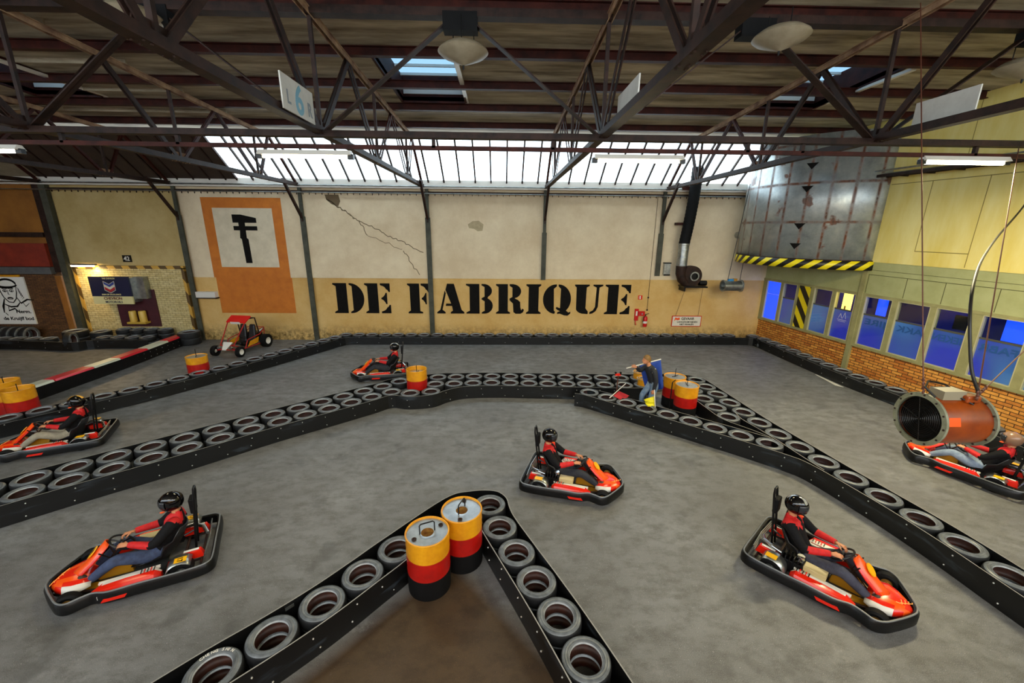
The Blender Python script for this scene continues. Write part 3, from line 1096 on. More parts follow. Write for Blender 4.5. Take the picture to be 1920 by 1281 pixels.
# fluorescent fittings under the girder
for i, (x, z, where) in enumerate(((-9.1, 6.05, 'at the left edge of the photo'), (-3.45, 6.03, 'left of the middle, before the glazing'), (2.45, 6.03, 'right of the middle, before the glazing'), (8.45, 6.08, 'brightest, before the yellow wall'))):
    t = thing('fluorescent_light', 'lit fluorescent light ' + where, 'lamp', (x, GY, z), 0, 'fluorescent lights under the girder')
    b = B(M['white'])
    b.hexa([(-.8, -.1, -.02), (.8, -.1, -.02), (.8, .1, -.02), (-.8, .1, -.02), (-.8, -.04, .06), (.8, -.04, .06), (.8, .04, .06), (-.8, .04, .06)])
    b.build('reflector', t)
    b = B(M['tube'])
    b.tube([(-.74, 0, -.05), (.74, 0, -.05)], .03 if i == 3 else .02, 10)
    b.build('lamp_tube', t)
    b = B(M['black'])
    b.box(-.84, -.74, -.04, .04, -.08, 0)
    b.build('end_cap', t)
    b = B(M['black'])
    b.box(.74, .84, -.04, .04, -.08, 0)
    b.build('end_cap', t)
    area('tube_glow', (x, GY, z - .12), (x, GY, 0), 1.5, .15, (20, 45, 45, 200)[i], (1.0, 0.86, 0.5))

# boards standing on the bottom chords
for x, y0, y1, z1, where, cap in ((FR[4], 6.45, 7.45, .48, 'number board lettered L 6 R, on the truss left of the middle', True), (FR[5], 6.3, 7.35, .48, 'blank board on the truss right of the middle', False), (FR[6], 6.4, 7.35, .46, 'blank board on the truss before the yellow wall', False)):
    t = thing('hanging_board', 'white ' + where, 'board', (x + .1, (y0 + y1) / 2, ZB + .02), 0, 'boards on the trusses')
    h = (y1 - y0) / 2
    b = B(M['paper'])
    b.box(-.01, .01, -h, h, 0.02, z1)
    b.build('board_panel', t)
    if cap:
        pb = mat('faded_blue_letters', '6fa3b8', rough=0.6)
        f = lambda u0, v0: (lambda u, v, w: (.012 + w, u0 + u, v0 + v))
        text('6', .55, t, pb, f(-.13, .06), width=.25)
        text('L', .25, t, mat('faded_grey_letters', '7d868c'), f(-.38, .12), width=.1)
        text('R', .27, t, MATS['faded_grey_letters'], f(.27, .1), width=.14)
# ================================================================ RIGHT WALL
RWL = (11.467, D, 0)
RWZ = math.radians(-82.57)
Sof = lambda y: (D - y) / 0.9916


def rwall(name, build, **kw):
    return tagprops(build.build(name, loc=RWL, rz=RWZ), **kw)


def rworld(s, off, z):
    c, q = math.cos(RWZ), math.sin(RWZ)
    return (RWL[0] + s * c - off * q, RWL[1] + s * q + off * c, z)


WIN = [(.21, .98), (1.10, 1.785), (2.57, 3.34), (3.47, 4.215), (4.54, 5.40), (5.56, 6.45), (6.6, 7.41), (7.65, 8.56), (8.75, 9.65), (9.8, 10.7)]
b = B(M['brick'])
b.box(0, 22, 0, 0.25, 0, 1.04)
rwall('wall_right', b, kind='structure')
b = B(M['green'])
b.box(0, 22, -0.02, 0.2, 2.82, 3.86)
rwall('wall_right_band', b, kind='structure')
b = B(M['yellowwall'])
b.box(0, 22, -0.04, 0.2, 3.86, 8.6)
rwall('wall_right_upper', b, kind='structure')
seam = mat('panel_seam', '8a7a3a', rough=0.7)
b = B(seam)
for s in (5.63, 6.93, 8.3, 9.7):
    b.box(s, s + .015, -.045, -.04, 4.25 if s != 6.93 else 3.9, 6.2)
b.box(5.63, 6.93, -.045, -.04, 4.25, 4.27)
b.box(4.5, 9.7, -.045, -.04, 6.2, 6.22)
for s in (6.3, 8.1):
    b.box(s, s + .012, -.045, -.04, 6.6, 8.2)
rwall('trim_9', b, kind='structure')
b = B(mat('green_seam', '50522f', rough=0.7))
for s in (4.45, 5.62, 6.62, 7.8, 9.0, 10.2):
    b.box(s, s + .015, -.026, -.02, 2.86, 3.45)
b.box(4.3, 14, -.026, -.02, 3.45, 3.465)
b.box(4.3, 14, -.026, -.02, 3.6, 3.61)
rwall('trim_10', b, kind='structure')
b = B(M['sash'])
b.box(0, 14.5, -.06, .12, 1.04, 1.13)
b.box(0, 14.5, -.06, .12, 2.76, 2.84)
M['framecream'] = mat('cream_window_edge', 'b5b088', rough=.5)
edges = [0] + [v for w in WIN for v in w] + [22]
for i in range(0, len(edges), 2):
    if i == 4:
        b.box(1.785, 1.886, -.05, .1, 1.1, 2.8)
        b.box(2.42, 2.57, -.05, .1, 1.1, 2.8)
    else:
        b.box(edges[i], edges[i + 1], -.05, .1, 1.1, 2.8)
b.box(4.28, 4.44, -.09, .1, 0, 3.86)
rwall('trim_11', b, kind='structure')
b = B(M['hazard'])
b.box(1.886, 2.42, -.04, 0, 1.13, 2.76)
o = rwall('hazard_panel', b, label='yellow and black diagonally striped panel between the blue windows', cat='panel')
b = B(mat('panel_backing', '2a2a26'))
b.box(1.886, 2.42, 0, .1, 1.13, 2.76)
b.build('panel_backing', o)
TXT = {4: 'JIRE', 5: 'AKK', 6: 'IEKEN', 7: 'FABR'}
for i, (s0, s1) in enumerate(WIN):
    t = tagprops(link('window_%d' % (i + 10), None, loc=RWL, rz=RWZ), kind='structure')
    b = B(M['framecream'])
    for q in ((s0, s0 + .02, 1.13, 2.76), (s1 - .02, s1, 1.13, 2.76), (s0, s1, 1.13, 1.15), (s0, s1, 2.74, 2.76)):
        b.box(q[0], q[1], -.055, .02, q[2], q[3])
    b.build('window_frame', t)
    b = B(M['glass'])
    b.box(s0, s1, .0, .008, 1.13, 2.76)
    b.build('window_glass', t)
    if i != 0:
        b = B(M['frost'])
        b.box(s0, s1, .012, .016, 1.13, 2.14)
        b.build('frosted_film', t)
        b = B(mat('film_edge_rail', '4a4a3c', rough=.5))
        b.box(s0, s1, -.004, .01, 2.14, 2.19)
        b.build('film_rail', t)
    if i == 3:
        b = B(M['white'])
        for cx_, h_ in ((s0 + .3, .16), (s0 + .45, .22)):
            b.bar((cx_ - .06, -.003, 1.86), (cx_, -.003, 1.86 + h_), .004, .012, up=(0, 1, 0))
            b.bar((cx_ + .06, -.003, 1.86), (cx_, -.003, 1.86 + h_), .004, .012, up=(0, 1, 0))
        b.box(s0 + .2, s0 + .55, -.004, -.001, 1.8, 1.812)
        b.box(s0 + .24, s0 + .51, -.004, -.001, 1.75, 1.76)
        b.build('window_symbol', t)
    if i == 0:
        b = B(M['tubeblue'])
        b.box(s0, s1, .03, .035, 1.13, 2.74)
        b.build('lit_blind', t)
        b = B(M['white'])
        b.box(s0, s1, .02, .03, 2.2, 2.215)
        b.build('blind_rail', t)
    if i in TXT:
        text(TXT[i], .26, t, mat('film_letters', '24508c', rough=.4), lambda u, v, w, s1=s1: (s1 - .06 + u, -.001 - w, v + 1.86), width=(s1 - s0) * .85, mirror=True, extrude=.001)
# room behind the windows
b = B(mat('dark_side_room', '14142c', '20203a', 2, .7))
b.box(.05, 14, 2.6, 2.7, .1, 3)
b.box(.05, 14, .3, 2.7, .1, .15)
b.box(.05, 14, .3, 2.7, 2.95, 3)
b.box(.0, .05, .3, 2.7, .1, 3)
b.box(14, 14.1, .3, 2.7, .1, 3)
rwall('wall_side_room', b, kind='structure')
for s in (1.4, 5.2, 9.0):
    p = rworld(s, 1.4, 2.85)
    area('side_room_blue_light', p, (p[0], p[1], 0), 1.5, .8, 28, (.05, .1, 1))
b = B(M['lampyellow'], mat('brown_handle', '5a1c0a'))
b.box(-.14, .16, -.03, .03, .1, .8)
b.m(1).box(-.02, .02, -.06, -.03, .1, .3)
tagprops(b.build('lit_cabinet', loc=rworld(3.72, .2, 1.98), rz=RWZ), 'glowing yellow cabinet seen through the window under the tank', 'cabinet')
for s, w, z, h, c_, nm, lab in ((4.85, .3, 2.16, .55, M['tubeblue'], 'blue_panel', 'bright blue lit panel behind the window right of the striped panel'), (8.2, .55, 2.15, .6, M['tubeblue'], 'blue_panel', 'bright blue lit panel behind the far right window'), (7.0, .3, 2.2, .4, M['black'], 'dark_screen', 'dark screen in the blue side room')):
    b = B(c_)
    b.box(-w / 2, w / 2, -.02, .02, 0, h)
    tagprops(b.build(nm, loc=rworld(s, .3, z), rz=RWZ), lab, 'panel')

# tray with cables along the yellow wall
t = thing('cable_tray', 'steel cable tray with pipes fixed along the yellow wall', 'cable tray', RWL, RWZ)
b = B(M['steel'])
b.box(4.0, 9.5, -.45, -.4, 6.42, 6.5)
b.box(4.0, 9.5, -.2, -.15, 6.42, 6.5)
for k in range(8):
    b.box(4.2 + k * .7, 4.24 + k * .7, -.45, 0, 6.4, 6.44)
b.build('tray_frame', t)
for k, (o_, z_) in enumerate(((-.5, 6.6), (-.3, 6.52))):
    b = B(M['galv'])
    b.tube([(3.8, o_, z_), (9.5, o_, z_)], .025, 8)
    b.build('pipe', t, smooth=True)

# ---- round metal tank
TC = (12.3, 16.0)
TR = 2.75


def tankarc(r, z0, z1, uvs=True, mats=None, name='x', a0=264.6, a1=142.0, n=40, parent=None, vz=0):
    bm = bmesh.new()
    uvl = bm.loops.layers.uv.new('UVMap')
    pr = []
    for i in range(n + 1):
        a = math.radians(a0 + (a1 - a0) * i / n)
        x, y = r * math.cos(a), r * math.sin(a)
        pr.append((bm.verts.new((x, y, z0)), bm.verts.new((x, y, z1)), -a * r))
    for i in range(n):
        A, Bq = pr[i], pr[i + 1]
        f = bm.faces.new((A[0], Bq[0], Bq[1], A[1]))
        f.smooth = True
        for lp in f.loops:
            v = lp.vert
            u = A[2] if v in (A[0], A[1]) else Bq[2]
            lp[uvl].uv = (u, v.co.z - vz)
    me = bpy.data.meshes.new(name)
    bm.to_mesh(me)
    bm.free()
    me.materials.append(mats)
    o = link(name, me, parent)
    so = o.modifiers.new('thick', 'SOLIDIFY')
    so.thickness = 0.03
    return o


t = thing('metal_tank', 'big round weathered metal tank with rusty seams bulging from the corner', 'tank', (TC[0], TC[1], 0))
tankarc(TR, 3.86, 7.82, mats=M['tank'], name='tank_shell', parent=t, vz=3.86)
o = tankarc(TR + .05, 3.58, 3.87, mats=M['tankhaz'], name='hazard_rim', parent=t)
tankarc(TR + .03, 3.1 + .76, 3.1 + .8, mats=M['steel'], name='rim_angle', parent=t)
b = B(M['black'])
pl = [(TR * math.cos(math.radians(264.6 + (142.0 - 264.6) * i / 30)), TR * math.sin(math.radians(264.6 + (142.0 - 264.6) * i / 30))) for i in range(31)]
pl = pl + [(-.85, 1.66), (-.28, -2.7)]
b.prism(pl, lambda u, v, w: (u, v, 3.6 + w), .04)
b.build('tank_underside', t)
for z_, a_ in ((6.86, 219.5), (6.15, 219), (4.96, 218.5), (4.3, 218)):
    b = B(M['blackpaint'])
    a = math.radians(a_)
    c_ = Vector((math.cos(a), math.sin(a), 0)) * (TR + .035)
    tg = Vector((math.sin(a), -math.cos(a), 0))
    b.prism([(-.17, .1), (.17, .1), (0, -.1)], lambda u, v, w: c_ * (1 + w) + tg * u + Vector((0, 0, z_ + v)), .004)
    b.build('triangle_mark', t)

# ---- things on the far wall at the right
t = thing('ventilation_duct', 'black flexible duct running down to a dark blower on the far wall', 'duct', (7.6, D - .45, 0))
pts = [(.12, 0, 7.2), (.1, 0, 6.2), (.03, 0, 5.2), (-.08, 0, 4.25)]
b = B(M['blackmatte'])
pp = catmull(pts, 14)
prev = None
rings = []
for i, p in enumerate(pp):
    r = .21 + (.012 if i % 2 else 0)
    rings.append([Vector(p) + Vector((r * math.cos(a), r * math.sin(a), 0)) for a in [2 * PI * k / 20 for k in range(20)]])
b.loft(rings)
b.build('flexible_hose', t, smooth=True, angle=80)
b = B(M['galv'])
b.lathe([(.21, 3.35), (.21, 4.2), (.23, 4.22), (.23, 4.27), (.001, 4.27)], 24, (-.08, 0, 0))
for z_ in (3.4, 3.7, 4.0):
    b.lathe([(.215, z_), (.225, z_ + .01), (.215, z_ + .02)], 24, (-.08, 0, 0))
b.build('metal_pipe', t, smooth=True)
b = B(M['steel'])
b.tube([(-.08, 0, 3.36), (-.08, 0, 3.05), (.0, 0, 2.8), (.2, 0, 2.6)], .22, 16, r2=.18)
b.cyl((.35, 0, 2.95), .42, .3, 32, 'y')
b.build('blower_housing', t, smooth=True)
b = B(M['galv'], M['black'])
b.lathe([(.14, -.25), (.19, -.25), (.19, -.15), (.14, -.15)], 28, (.42, 0, 2.95), 'y')
b.m(1).cyl((.42, -.16, 2.95), .14, .02, 24, 'y')
b.build('inlet_ring', t, smooth=True)
b = B(M['black'])
b.box(0, 1.0, -.3, .3, 2.48, 2.54)
b.box(.1, .16, -.1, .45, 2.3, 2.5)
b.cyl((.85, -.1, 2.66), .11, .3, 16, 'x')
b.build('blower_bracket', t)
b = B(M['redsteel'])
b.box(-.4, .12, .1, .45, 5.0, 5.1)
b.box(-.35, .1, .1, .45, 6.35, 6.5)
b.build('wall_bracket', t)
b = B(M['galv'], M['black'])
b.box(-.13, .13, -.14, 0, -.25, .22)
b.m(1).box(-.15, .15, -.16, 0, .22, .27)
b.box(-.14, .14, -.15, -.14, -.28, -.22)
tagprops(b.build('switch_box', loc=(7.05, D - .02, 3.2)), 'small grey switch box on the wall beside the duct', 'box')

t = thing('warning_sign', 'white GEVAAR warning sign with red edge hanging low under the blower', 'sign', (8.2, D - .03, .9))
b = B(mat('sign_face', 'ddd6c4'), M['red'])
b.hexa([(-.64, -.03, -.22), (.62, -.03, -.22), (.62, -.0, -.22), (-.64, -.0, -.22), (-.62, -.03, .24), (.66, -.03, .24), (.66, -.0, .24), (-.62, -.0, .24)])
for q in ((-.65, .65, .22, .245), (-.65, .65, -.235, -.21), (-.66, -.635, -.23, .24), (.63, .655, -.23, .24)):
    b.m(1).box(q[0], q[1], -.034, -.0, q[2], q[3])
b.build('sign_panel', t)
b = B(M['orange'])
b.prism([(-.56, .0), (-.52, .16), (-.42, .13), (-.33, .16), (-.31, .06), (-.4, .03), (-.5, .06), (-.54, .0)], lambda u, v, w: (u, -.032 - w, v + .02), .003)
b.build('flag_symbol', t)
SGN = lambda x, z: (lambda u, v, w: (u + x, -.034 - w, v + z))
text('GEVAAR', .15, t, M['blackpaint'], SGN(-.25, .07), width=.58)
text('LANGZAAM RIJDEN', .1, t, M['blackpaint'], SGN(-.42, -.06), width=.9)
text('NIET INHALEN', .1, t, M['blackpaint'], SGN(-.3, -.17), width=.62)
b = B(M['cable'])
b.tube([(-.5, 0, .24), (-.25, -.1, 1.5)], .006, 5)
b.tube([(.5, 0, .24), (.5, -.1, 1.5)], .006, 5)
b.build('hanging_wires', t)
t = thing('fire_extinguisher', 'red fire extinguisher on the far wall right of the big letters', 'fire extinguisher', (6.32, D - .14, .68))
b = B(mat('extinguisher_red', 'c01212', rough=.25))
b.lathe([(.001, 0), (.085, 0), (.09, .02), (.09, .38), (.07, .44), (.03, .47), (.001, .47)], 20)
b.build('cylinder_body', t, smooth=True)
b = B(M['black'])
b.cyl((0, 0, .5), .025, .06, 10)
b.bar((-.02, 0, .54), (.14, 0, .58), .03, .02)
b.tube([(0, -.03, .5), (-.1, -.05, .42), (-.11, -.04, .2)], .012, 6)
b.build('valve_and_hose', t)
b = B(M['white'])
b.lathe([(.091, .15), (.0915, .15), (.0915, .25), (.091, .25)], 20)
b.build('label_band', t)
t = thing('hose_cabinet', 'red fire hose unit on the wall just right of the sign letter E', 'fire equipment', (6.0, D, 1.15))
b = B(MATS['extinguisher_red'], M['white'])
b.box(-.14, .02, -.08, -.005, -.22, .3)
b.box(.0, .28, -.14, -.005, 0, .2)
b.m(1).box(-.1, -.03, -.084, -.08, 0, .2)
b.build('cabinet_body', t)
b = B(M['chrome'])
b.cyl((.15, -.16, .1), .03, .04, 12, 'y')
b.build('valve', t)
b = B(MATS['extinguisher_red'])
b.tube([(-.08, -.06, -.2), (-.09, -.08, -.32), (-.05, -.06, -.42)], .02, 8)
b.build('nozzle', t)
b = B(M['red'], M['white'])
b.box(-.09, .09, -.02, -.005, -.09, .09)
b.m(1).box(-.025, .025, -.022, -.02, -.07, .07)
b.box(-.06, -.05, -.022, -.02, -.07, .07)
tagprops(b.build('safety_sign', loc=(6.05, D, 1.95)), 'small red and white fire safety sign above the hose unit', 'sign')
b = B(M['steel'])
for z_ in (1.95, 1.4):
    b.box(-.03, .03, -.04, 0, z_ - .03, z_ + .03)
b.box(-.006, .006, -.02, -.005, 1.4, 6.1)
tagprops(b.build('wall_conduit', loc=(6.4, D - .012, 0)), 'thin vertical wall conduit with two small boxes right of the letters', 'conduit')
b = B(M['galv'], M['black'])
b.lathe([(.001, -.2), (.09, -.2), (.14, -.05), (.14, .5), (.12, .5), (.12, 0), (.001, 0)], 20, axis='y')
tagprops(b.build('pipe_stub', smooth=True, loc=(9.95, D - .5, 4.62)), 'short metal pipe stub poking from the wall beside the tank', 'pipe')
t = thing('small_heater', 'small shiny cylindrical air heater hanging on wires near the far wall', 'heater', (9.37, 16.5, 2.63))
b = B(M['galv'], M['black'])
b.lathe([(.19, -.38), (.24, -.38), (.24, -.35), (.21, -.33), (.21, .33), (.25, .35), (.25, .38), (.19, .38), (.19, .3), (.001, .3), (.001, -.2), (.19, -.2)], 28, axis='x', loop=False)
b.build('casing', t, smooth=True)
b = B(mat('blue_motor', '2f7fb8'), M['mustard'])
b.box(-.18, .02, -.06, .06, .2, .28)
b.m(1).box(.03, .16, -.06, .06, .2, .3)
b.build('burner_box', t)
for x_, dx in ((-.2, .25), (.3, .1)):
    b = B(M['cable'])
    b.tube([(x_, 0, .24), (x_ + dx * 1.3, 0, 3.9)], .012, 6)
    b.build('hanging_wire', t)

# ================================================================ BARRIERS AND TYRES
TYR = .272
tb = B(M['rubber'], M['tyrein'], M['bead'], M['tread'])
outer = [(.170, .07), (.176, .088), (.19, .094), (.215, .1), (.238, .096), (.258, .084), (.268, .068), (.272, .045), (.272, -.045), (.268, -.068), (.258, -.084), (.238, -.096), (.215, -.1), (.19, -.094), (.176, -.088), (.170, -.07)]
inner = [(.170, -.07), (.185, -.078), (.225, -.085), (.25, -.07), (.258, -.045), (.258, .045), (.25, .07), (.225, .085), (.185, .078), (.170, .07)]
tb.m(0).lathe(outer[1:6], 40)
tb.m(3).lathe(outer[5:-5], 40)
tb.m(0).lathe(outer[-6:-1], 40)
tb.m(2).lathe(outer[:2], 40)
tb.m(2).lathe(outer[-2:], 40)
tb.m(1).lathe(inner, 40)
for rr in (.2, .228):
    tb.m(0).lathe([(rr - .003, .094), (rr, .101), (rr + .003, .094)], 40)
tyre0 = tb.build('tyre', smooth=True, angle=50)
_first = [True]
NT_ = [0]


def tyre(x, y, z, label, group, rx=0, s=1.0, rz=None):
    if _first[0]:
        o = tyre0
        _first[0] = False
    else:
        o = tyre0.copy()
        C.objects.link(o)
    o.location = (x, y, z)
    o.rotation_euler = (rx, 0, random.uniform(0, 6) if rz is None else rz)
    o.scale = (s, s, s)
    tagprops(o, label, 'tyre', group)
    NT_[0] += 1
    return o


ZU, ZL = .29, .1
stuffpos = []


def row(pts, label, group, lower=None, start=0, rev=False):
    """pts in world metres; label has %s for the ordinal"""
    n = len(pts)
    for i, (x, y) in enumerate(pts):
        k = n - 1 - i if rev else i
        tyre(x, y, ZU, label % ORD[k + start], group)
        if lower:
            tyre(x + random.uniform(-.006, .006), y + random.uniform(-.006, .006), ZL, lower % ORD[k + start], group + ', bottom layer')
        else:
            stuffpos.append((x, y))


def resample(path, step):
    P = [Vector(p).to_2d() for p in path]
    out = [P[0].copy()]
    i = 0
    cur = P[0].copy()
    need = step
    j = 1
    while j < len(P):
        d = (P[j] - cur).length
        if d >= need:
            cur = cur + (P[j] - cur).normalized() * need
            out.append(cur.copy())
            need = step
        else:
            need -= d
            cur = P[j].copy()
            j += 1
    return [(p.x, p.y) for p in out]


VL = [(-3.76, 2.42), (-3.36, 2.84), (-2.97, 3.25), (-2.57, 3.63), (-2.18, 4.04), (-1.83, 4.47), (-1.49, 4.91), (-1.13, 5.34), (-.72, 5.72)]
VR = [(-.19, 5.87), (-.02, 5.33), (.22, 4.82), (.46, 4.32), (.69, 3.82), (.91, 3.31), (1.12, 2.8)]
MF = [(-9.33, 5.15), (-8.94, 5.53), (-8.55, 5.9), (-8.16, 6.27), (-7.76, 6.64), (-7.34, 7.01), (-6.91, 7.38), (-6.49, 7.76), (-6.07, 8.16), (-5.65, 8.57), (-5.22, 8.96), (-4.79, 9.32), (-4.36, 9.68), (-3.93, 10.05), (-3.51, 10.42), (-3.07, 10.77), (-2.53, 10.68), (-1.98, 10.8)]
MF2 = [(-1.95, 11.37), (-1.4, 11.4), (-.84, 11.45), (-.29, 11.48), (.26, 11.47), (.82, 11.43), (1.38, 11.4), (1.94, 11.38), (2.5, 11.35), (3.07, 11.31), (3.63, 11.29), (4.2, 11.3)]
MB = [(-9.3, 5.95), (-8.9, 6.33), (-8.5, 6.71), (-8.1, 7.08), (-7.69, 7.45), (-7.28, 7.82), (-6.86, 8.19), (-6.44, 8.58), (-6.01, 8.97), (-5.58, 9.35), (-5.15, 9.72), (-4.72, 10.09), (-4.29, 10.46), (-3.86, 10.83), (-3.43, 11.2), (-3.04, 11.6)]
MB2 = [(-2.5, 11.85), (-1.95, 11.95), (-1.4, 11.97), (-.85, 12.02), (-.29, 12.03), (.27, 12.02), (.84, 11.99), (1.41, 11.96), (1.98, 11.94), (2.55, 11.92), (3.12, 11.9), (3.69, 11.89), (4.25, 11.87)]
MB3 = [(4.82, 11.9), (5.39, 11.92)]
RB = [(5.99, 11.72), (6.02, 11.15), (6.06, 10.58), (6.1, 10.0), (6.14, 9.42), (6.19, 8.84), (6.27, 8.26), (6.36, 7.69), (6.44, 7.12), (6.53, 6.56), (6.63, 5.99), (6.73, 5.43), (6.8, 4.87), (6.84, 4.3), (6.88, 3.74), (6.9, 3.18)]
RI = [(5.5, 10.86), (5.53, 10.28), (5.57, 9.71), (5.6, 9.14)]
RF = [(2.48, 10.72), (2.9, 10.36), (3.32, 10.0), (3.73, 9.64), (4.14, 9.28), (4.56, 8.92), (4.97, 8.56), (5.38, 8.2), (5.79, 7.83)]
L = [(-12.3, 8.25), (-12.03, 8.72), (-11.72, 9.18), (-11.38, 9.62), (-11.03, 10.05), (-10.69, 10.5), (-10.34, 10.93), (-10.02, 11.38), (-9.71, 11.84), (-9.42, 12.32), (-9.13, 12.8), (-8.84, 13.28), (-8.56, 13.77), (-8.28, 14.25), (-8.01, 14.74), (-7.74, 15.23), (-7.47, 15.72), (-7.2, 16.21), (-6.93, 16.69)]
Wr = resample([(-6.65, 17.16), (10.5, 17.24)], .5545)
R = [(11.0, 17.1), (11.16, 16.57), (11.2, 16.01), (11.21, 15.44), (11.22, 14.86), (11.24, 14.29), (11.25, 13.72), (11.27, 13.15), (11.29, 12.58), (11.33, 12.01), (11.4, 11.45), (11.5, 10.89), (11.57, 10.32), (11.6, 9.75), (11.61, 9.18), (11.6, 8.61), (11.58, 8.04), (11.56, 7.47), (11.55, 6.9), (11.54, 6.33)]

row(VL, 'tyre in the left arm of the near V barrier, %s up from the bottom', 'tyres of the near V barrier', 'lower-layer tyre in the near V left arm, under the %s from the bottom')
row(VR, 'tyre in the right arm of the near V-shaped barrier, %s counted down from its tip', 'tyres of the near V barrier', 'lower-layer tyre in the near V right arm, under the %s from its tip')
row(MF, 'front-row tyre of the middle barrier, %s along from the left edge', 'front row of the middle barrier', 'bottom-layer tyre under the %s front-row one of the middle barrier from the left')
row(MF2, 'front-row tyre of the straight middle barrier, %s to the right of the single drum', 'front row of the middle barrier')
row(MB, 'back-row tyre of the middle barrier, %s along from the left edge', 'back row of the middle barrier')
row(MB2, 'back-row tyre of the straight middle barrier, %s counted from the single drum', 'back row of the middle barrier')
row(MB3, 'tyre behind the drum cluster and the marshal, %s from the left', 'back row of the middle barrier')
row(RB, 'tyre of the long right barrier, %s counted from its far end at the drums', 'long right barrier', 'bottom-layer tyre of the long right barrier, under the %s from its far end')
row(RI, 'inner tyre beside the drum cluster, %s counted from the back', 'inner tyres by the drums')
row(RF, 'tyre in the slanting row in front of the marshal, %s from the left', 'slanting row before the marshal', 'bottom-layer tyre in front of the marshal, under the %s from the left')
row(L, 'tyre of the left outer barrier, %s counted from the left edge', 'left outer barrier')
row(Wr, 'tyre along the far wall, %s counted from the left corner', 'tyres along the far wall')
row(R, 'dark tyre along the right brick wall, %s counted from the far corner', 'tyres along the brick wall')
# dark tyres piled before the left end of the wall
GL = 'piled dark tyres at the left of the far wall'
for i, x in enumerate((-15.9, -15.33, -14.76, -14.19)):
    tyre(x, 17.2, .49, 'dark tyre on the pile under the cream bricks, back row, %s from the left' % ORD[i], GL)
    tyre(x, 17.2, .29, 'dark tyre under the back row of the cream brick pile, %s from the left' % ORD[i], GL)
    stuffpos.append((x, 17.2))
for i, x in enumerate((-16.2, -15.63, -15.06, -14.49)):
    tyre(x, 16.6, .31, 'dark tyre on the pile under the cream bricks, front row, %s from the left' % ORD[i], GL)
    stuffpos.append((x, 16.6))
tyre(-13.05, 16.95, .4, 'wide dark tyre on top of the stack at the kerb tip', GL, s=1.45)
tyre(-13.05, 16.95, .145, 'wide dark tyre at the bottom of the stack at the kerb tip', GL, s=1.45)
for i in range(4):
    tyre(-20.75 + i * .34, 17.1, .345, 'dark tyre standing upright below the portrait sign, %s from the left' % ORD[i], GL, rx=PI / 2, s=1.25, rz=PI / 2)
tyre(-17.6, 16.9, .15, 'wide dark tyre under the largest one at the corner post', GL, s=1.5)
tyre(-17.6, 16.9, .45, 'largest dark tyre lying at the foot of the corner post', GL, s=1.5)
tyre(-16.78, 17.1, .13, 'wide dark tyre on the floor right of the corner post stack', GL, s=1.3)
tyre(-16.78, 17.1, .39, 'dark tyre lying right of the largest one at the corner post', GL, s=1.3)
tyre(-17.1, 16.15, .36, 'dark tyre standing upright in front of the corner post', GL, rx=PI / 2, s=1.2)
for i in range(6):
    tyre(-21.2 + i * .6, 16.4, .3, 'dark tyre in the low row below the portrait sign, %s from the left' % ORD[i], GL)
    stuffpos.append((-21.2 + i * .6, 16.4))
# hidden bottom layer of the far rows, one object
bm = bmesh.new()
for x, y in stuffpos:
    n0 = len(bm.verts)
    ring = []
    prof = [(.17, .085), (.215, .1), (.262, .08), (.272, .04), (.272, -.04), (.262, -.08), (.215, -.1), (.17, -.085)]
    for k in range(16):
        a = 2 * PI * k / 16
        ring.append([bm.verts.new((x + r * math.cos(a), y + r * math.sin(a), ZL - .001 + z)) for r, z in prof])
    for k in range(16):
        A, Bq = ring[k], ring[(k + 1) % 16]
        for j in range(8):
            f = bm.faces.new((A[j], Bq[j], Bq[(j + 1) % 8], A[(j + 1) % 8]))
            f.smooth = True
me = bpy.data.meshes.new('tyre_bottom_layer')
bm.to_mesh(me)
bm.free()
me.materials.append(M['rubber'])
tagprops(link('tyre_bottom_layer', me), 'bottom layer of tyres under the far barrier rows', 'tyres', kind='stuff')

# lettering on the tyre in the bottom left corner
tx, ty_ = VL[2]
for i, ch in enumerate('CHENG SHIN'):
    if ch == ' ':
        continue
    ang = math.radians(150 - i * 9)
    tt = text(ch, .045, tyre0, M['white'], lambda u, v, w, a=ang: (math.cos(a) * (.205 + v) + math.sin(a) * (u - .015), math.sin(a) * (.205 + v) - math.cos(a) * (u - .015), .1 + w), extrude=.001)
    tt.parent = [o for o in C.objects if o.get('label', '').startswith('tyre in the left arm of the near V barrier, third')][0]
    tt.parent.rotation_euler = (0, 0, 0)


BH = .4


def board(t, path, name='board', z1=.385, th=.014, step=.5, bolts=0, maxb=90):
    """vertical strip along a path; the worn top edge is paler"""
    a = offset(path, th / 2)
    c = offset(path, -th / 2)
    b = B(M['board'], M['boardedge'])
    rings = []
    for p, q in zip(a, c):
        rings.append([(p[0], p[1], 0.004), (q[0], q[1], 0.004), (q[0], q[1], z1), (p[0], p[1], z1)])
    b.loft(rings)
    b.bm.faces.ensure_lookup_table()
    b.bm.normal_update()
    for f in b.bm.faces:
        if abs(f.normal.z) > .9 and f.calc_center_median().z > z1 - .01:
            f.material_index = 1
    o = b.build(name, t)
    if bolts:
        pts = resample(path, step)
        off = bolts
        n = 0
        for i in range(len(pts) - 1):
            d = (Vector(pts[i + 1]) - Vector(pts[i])).normalized()
            for z in (.1, .3):
                if n >= maxb:
                    break
                jx = random.uniform(-.1, .1)
                p = (pts[i][0] + d.x * jx - d.y * off * (th / 2 + .004), pts[i][1] + d.y * jx + d.x * off * (th / 2 + .004), z + random.uniform(-.02, .02))
                if BOLT[0] is None:
                    bb = B(M['bolt'])
                    bb.ball((0, 0, 0), .011, .011, .011, 5)
                    q = bb.build('bolt', t, loc=p)
                    BOLT[0] = q
                else:
                    q = BOLT[0].copy()
                    C.objects.link(q)
                    q.parent = t
                    q.location = p
                n += 1
    return o


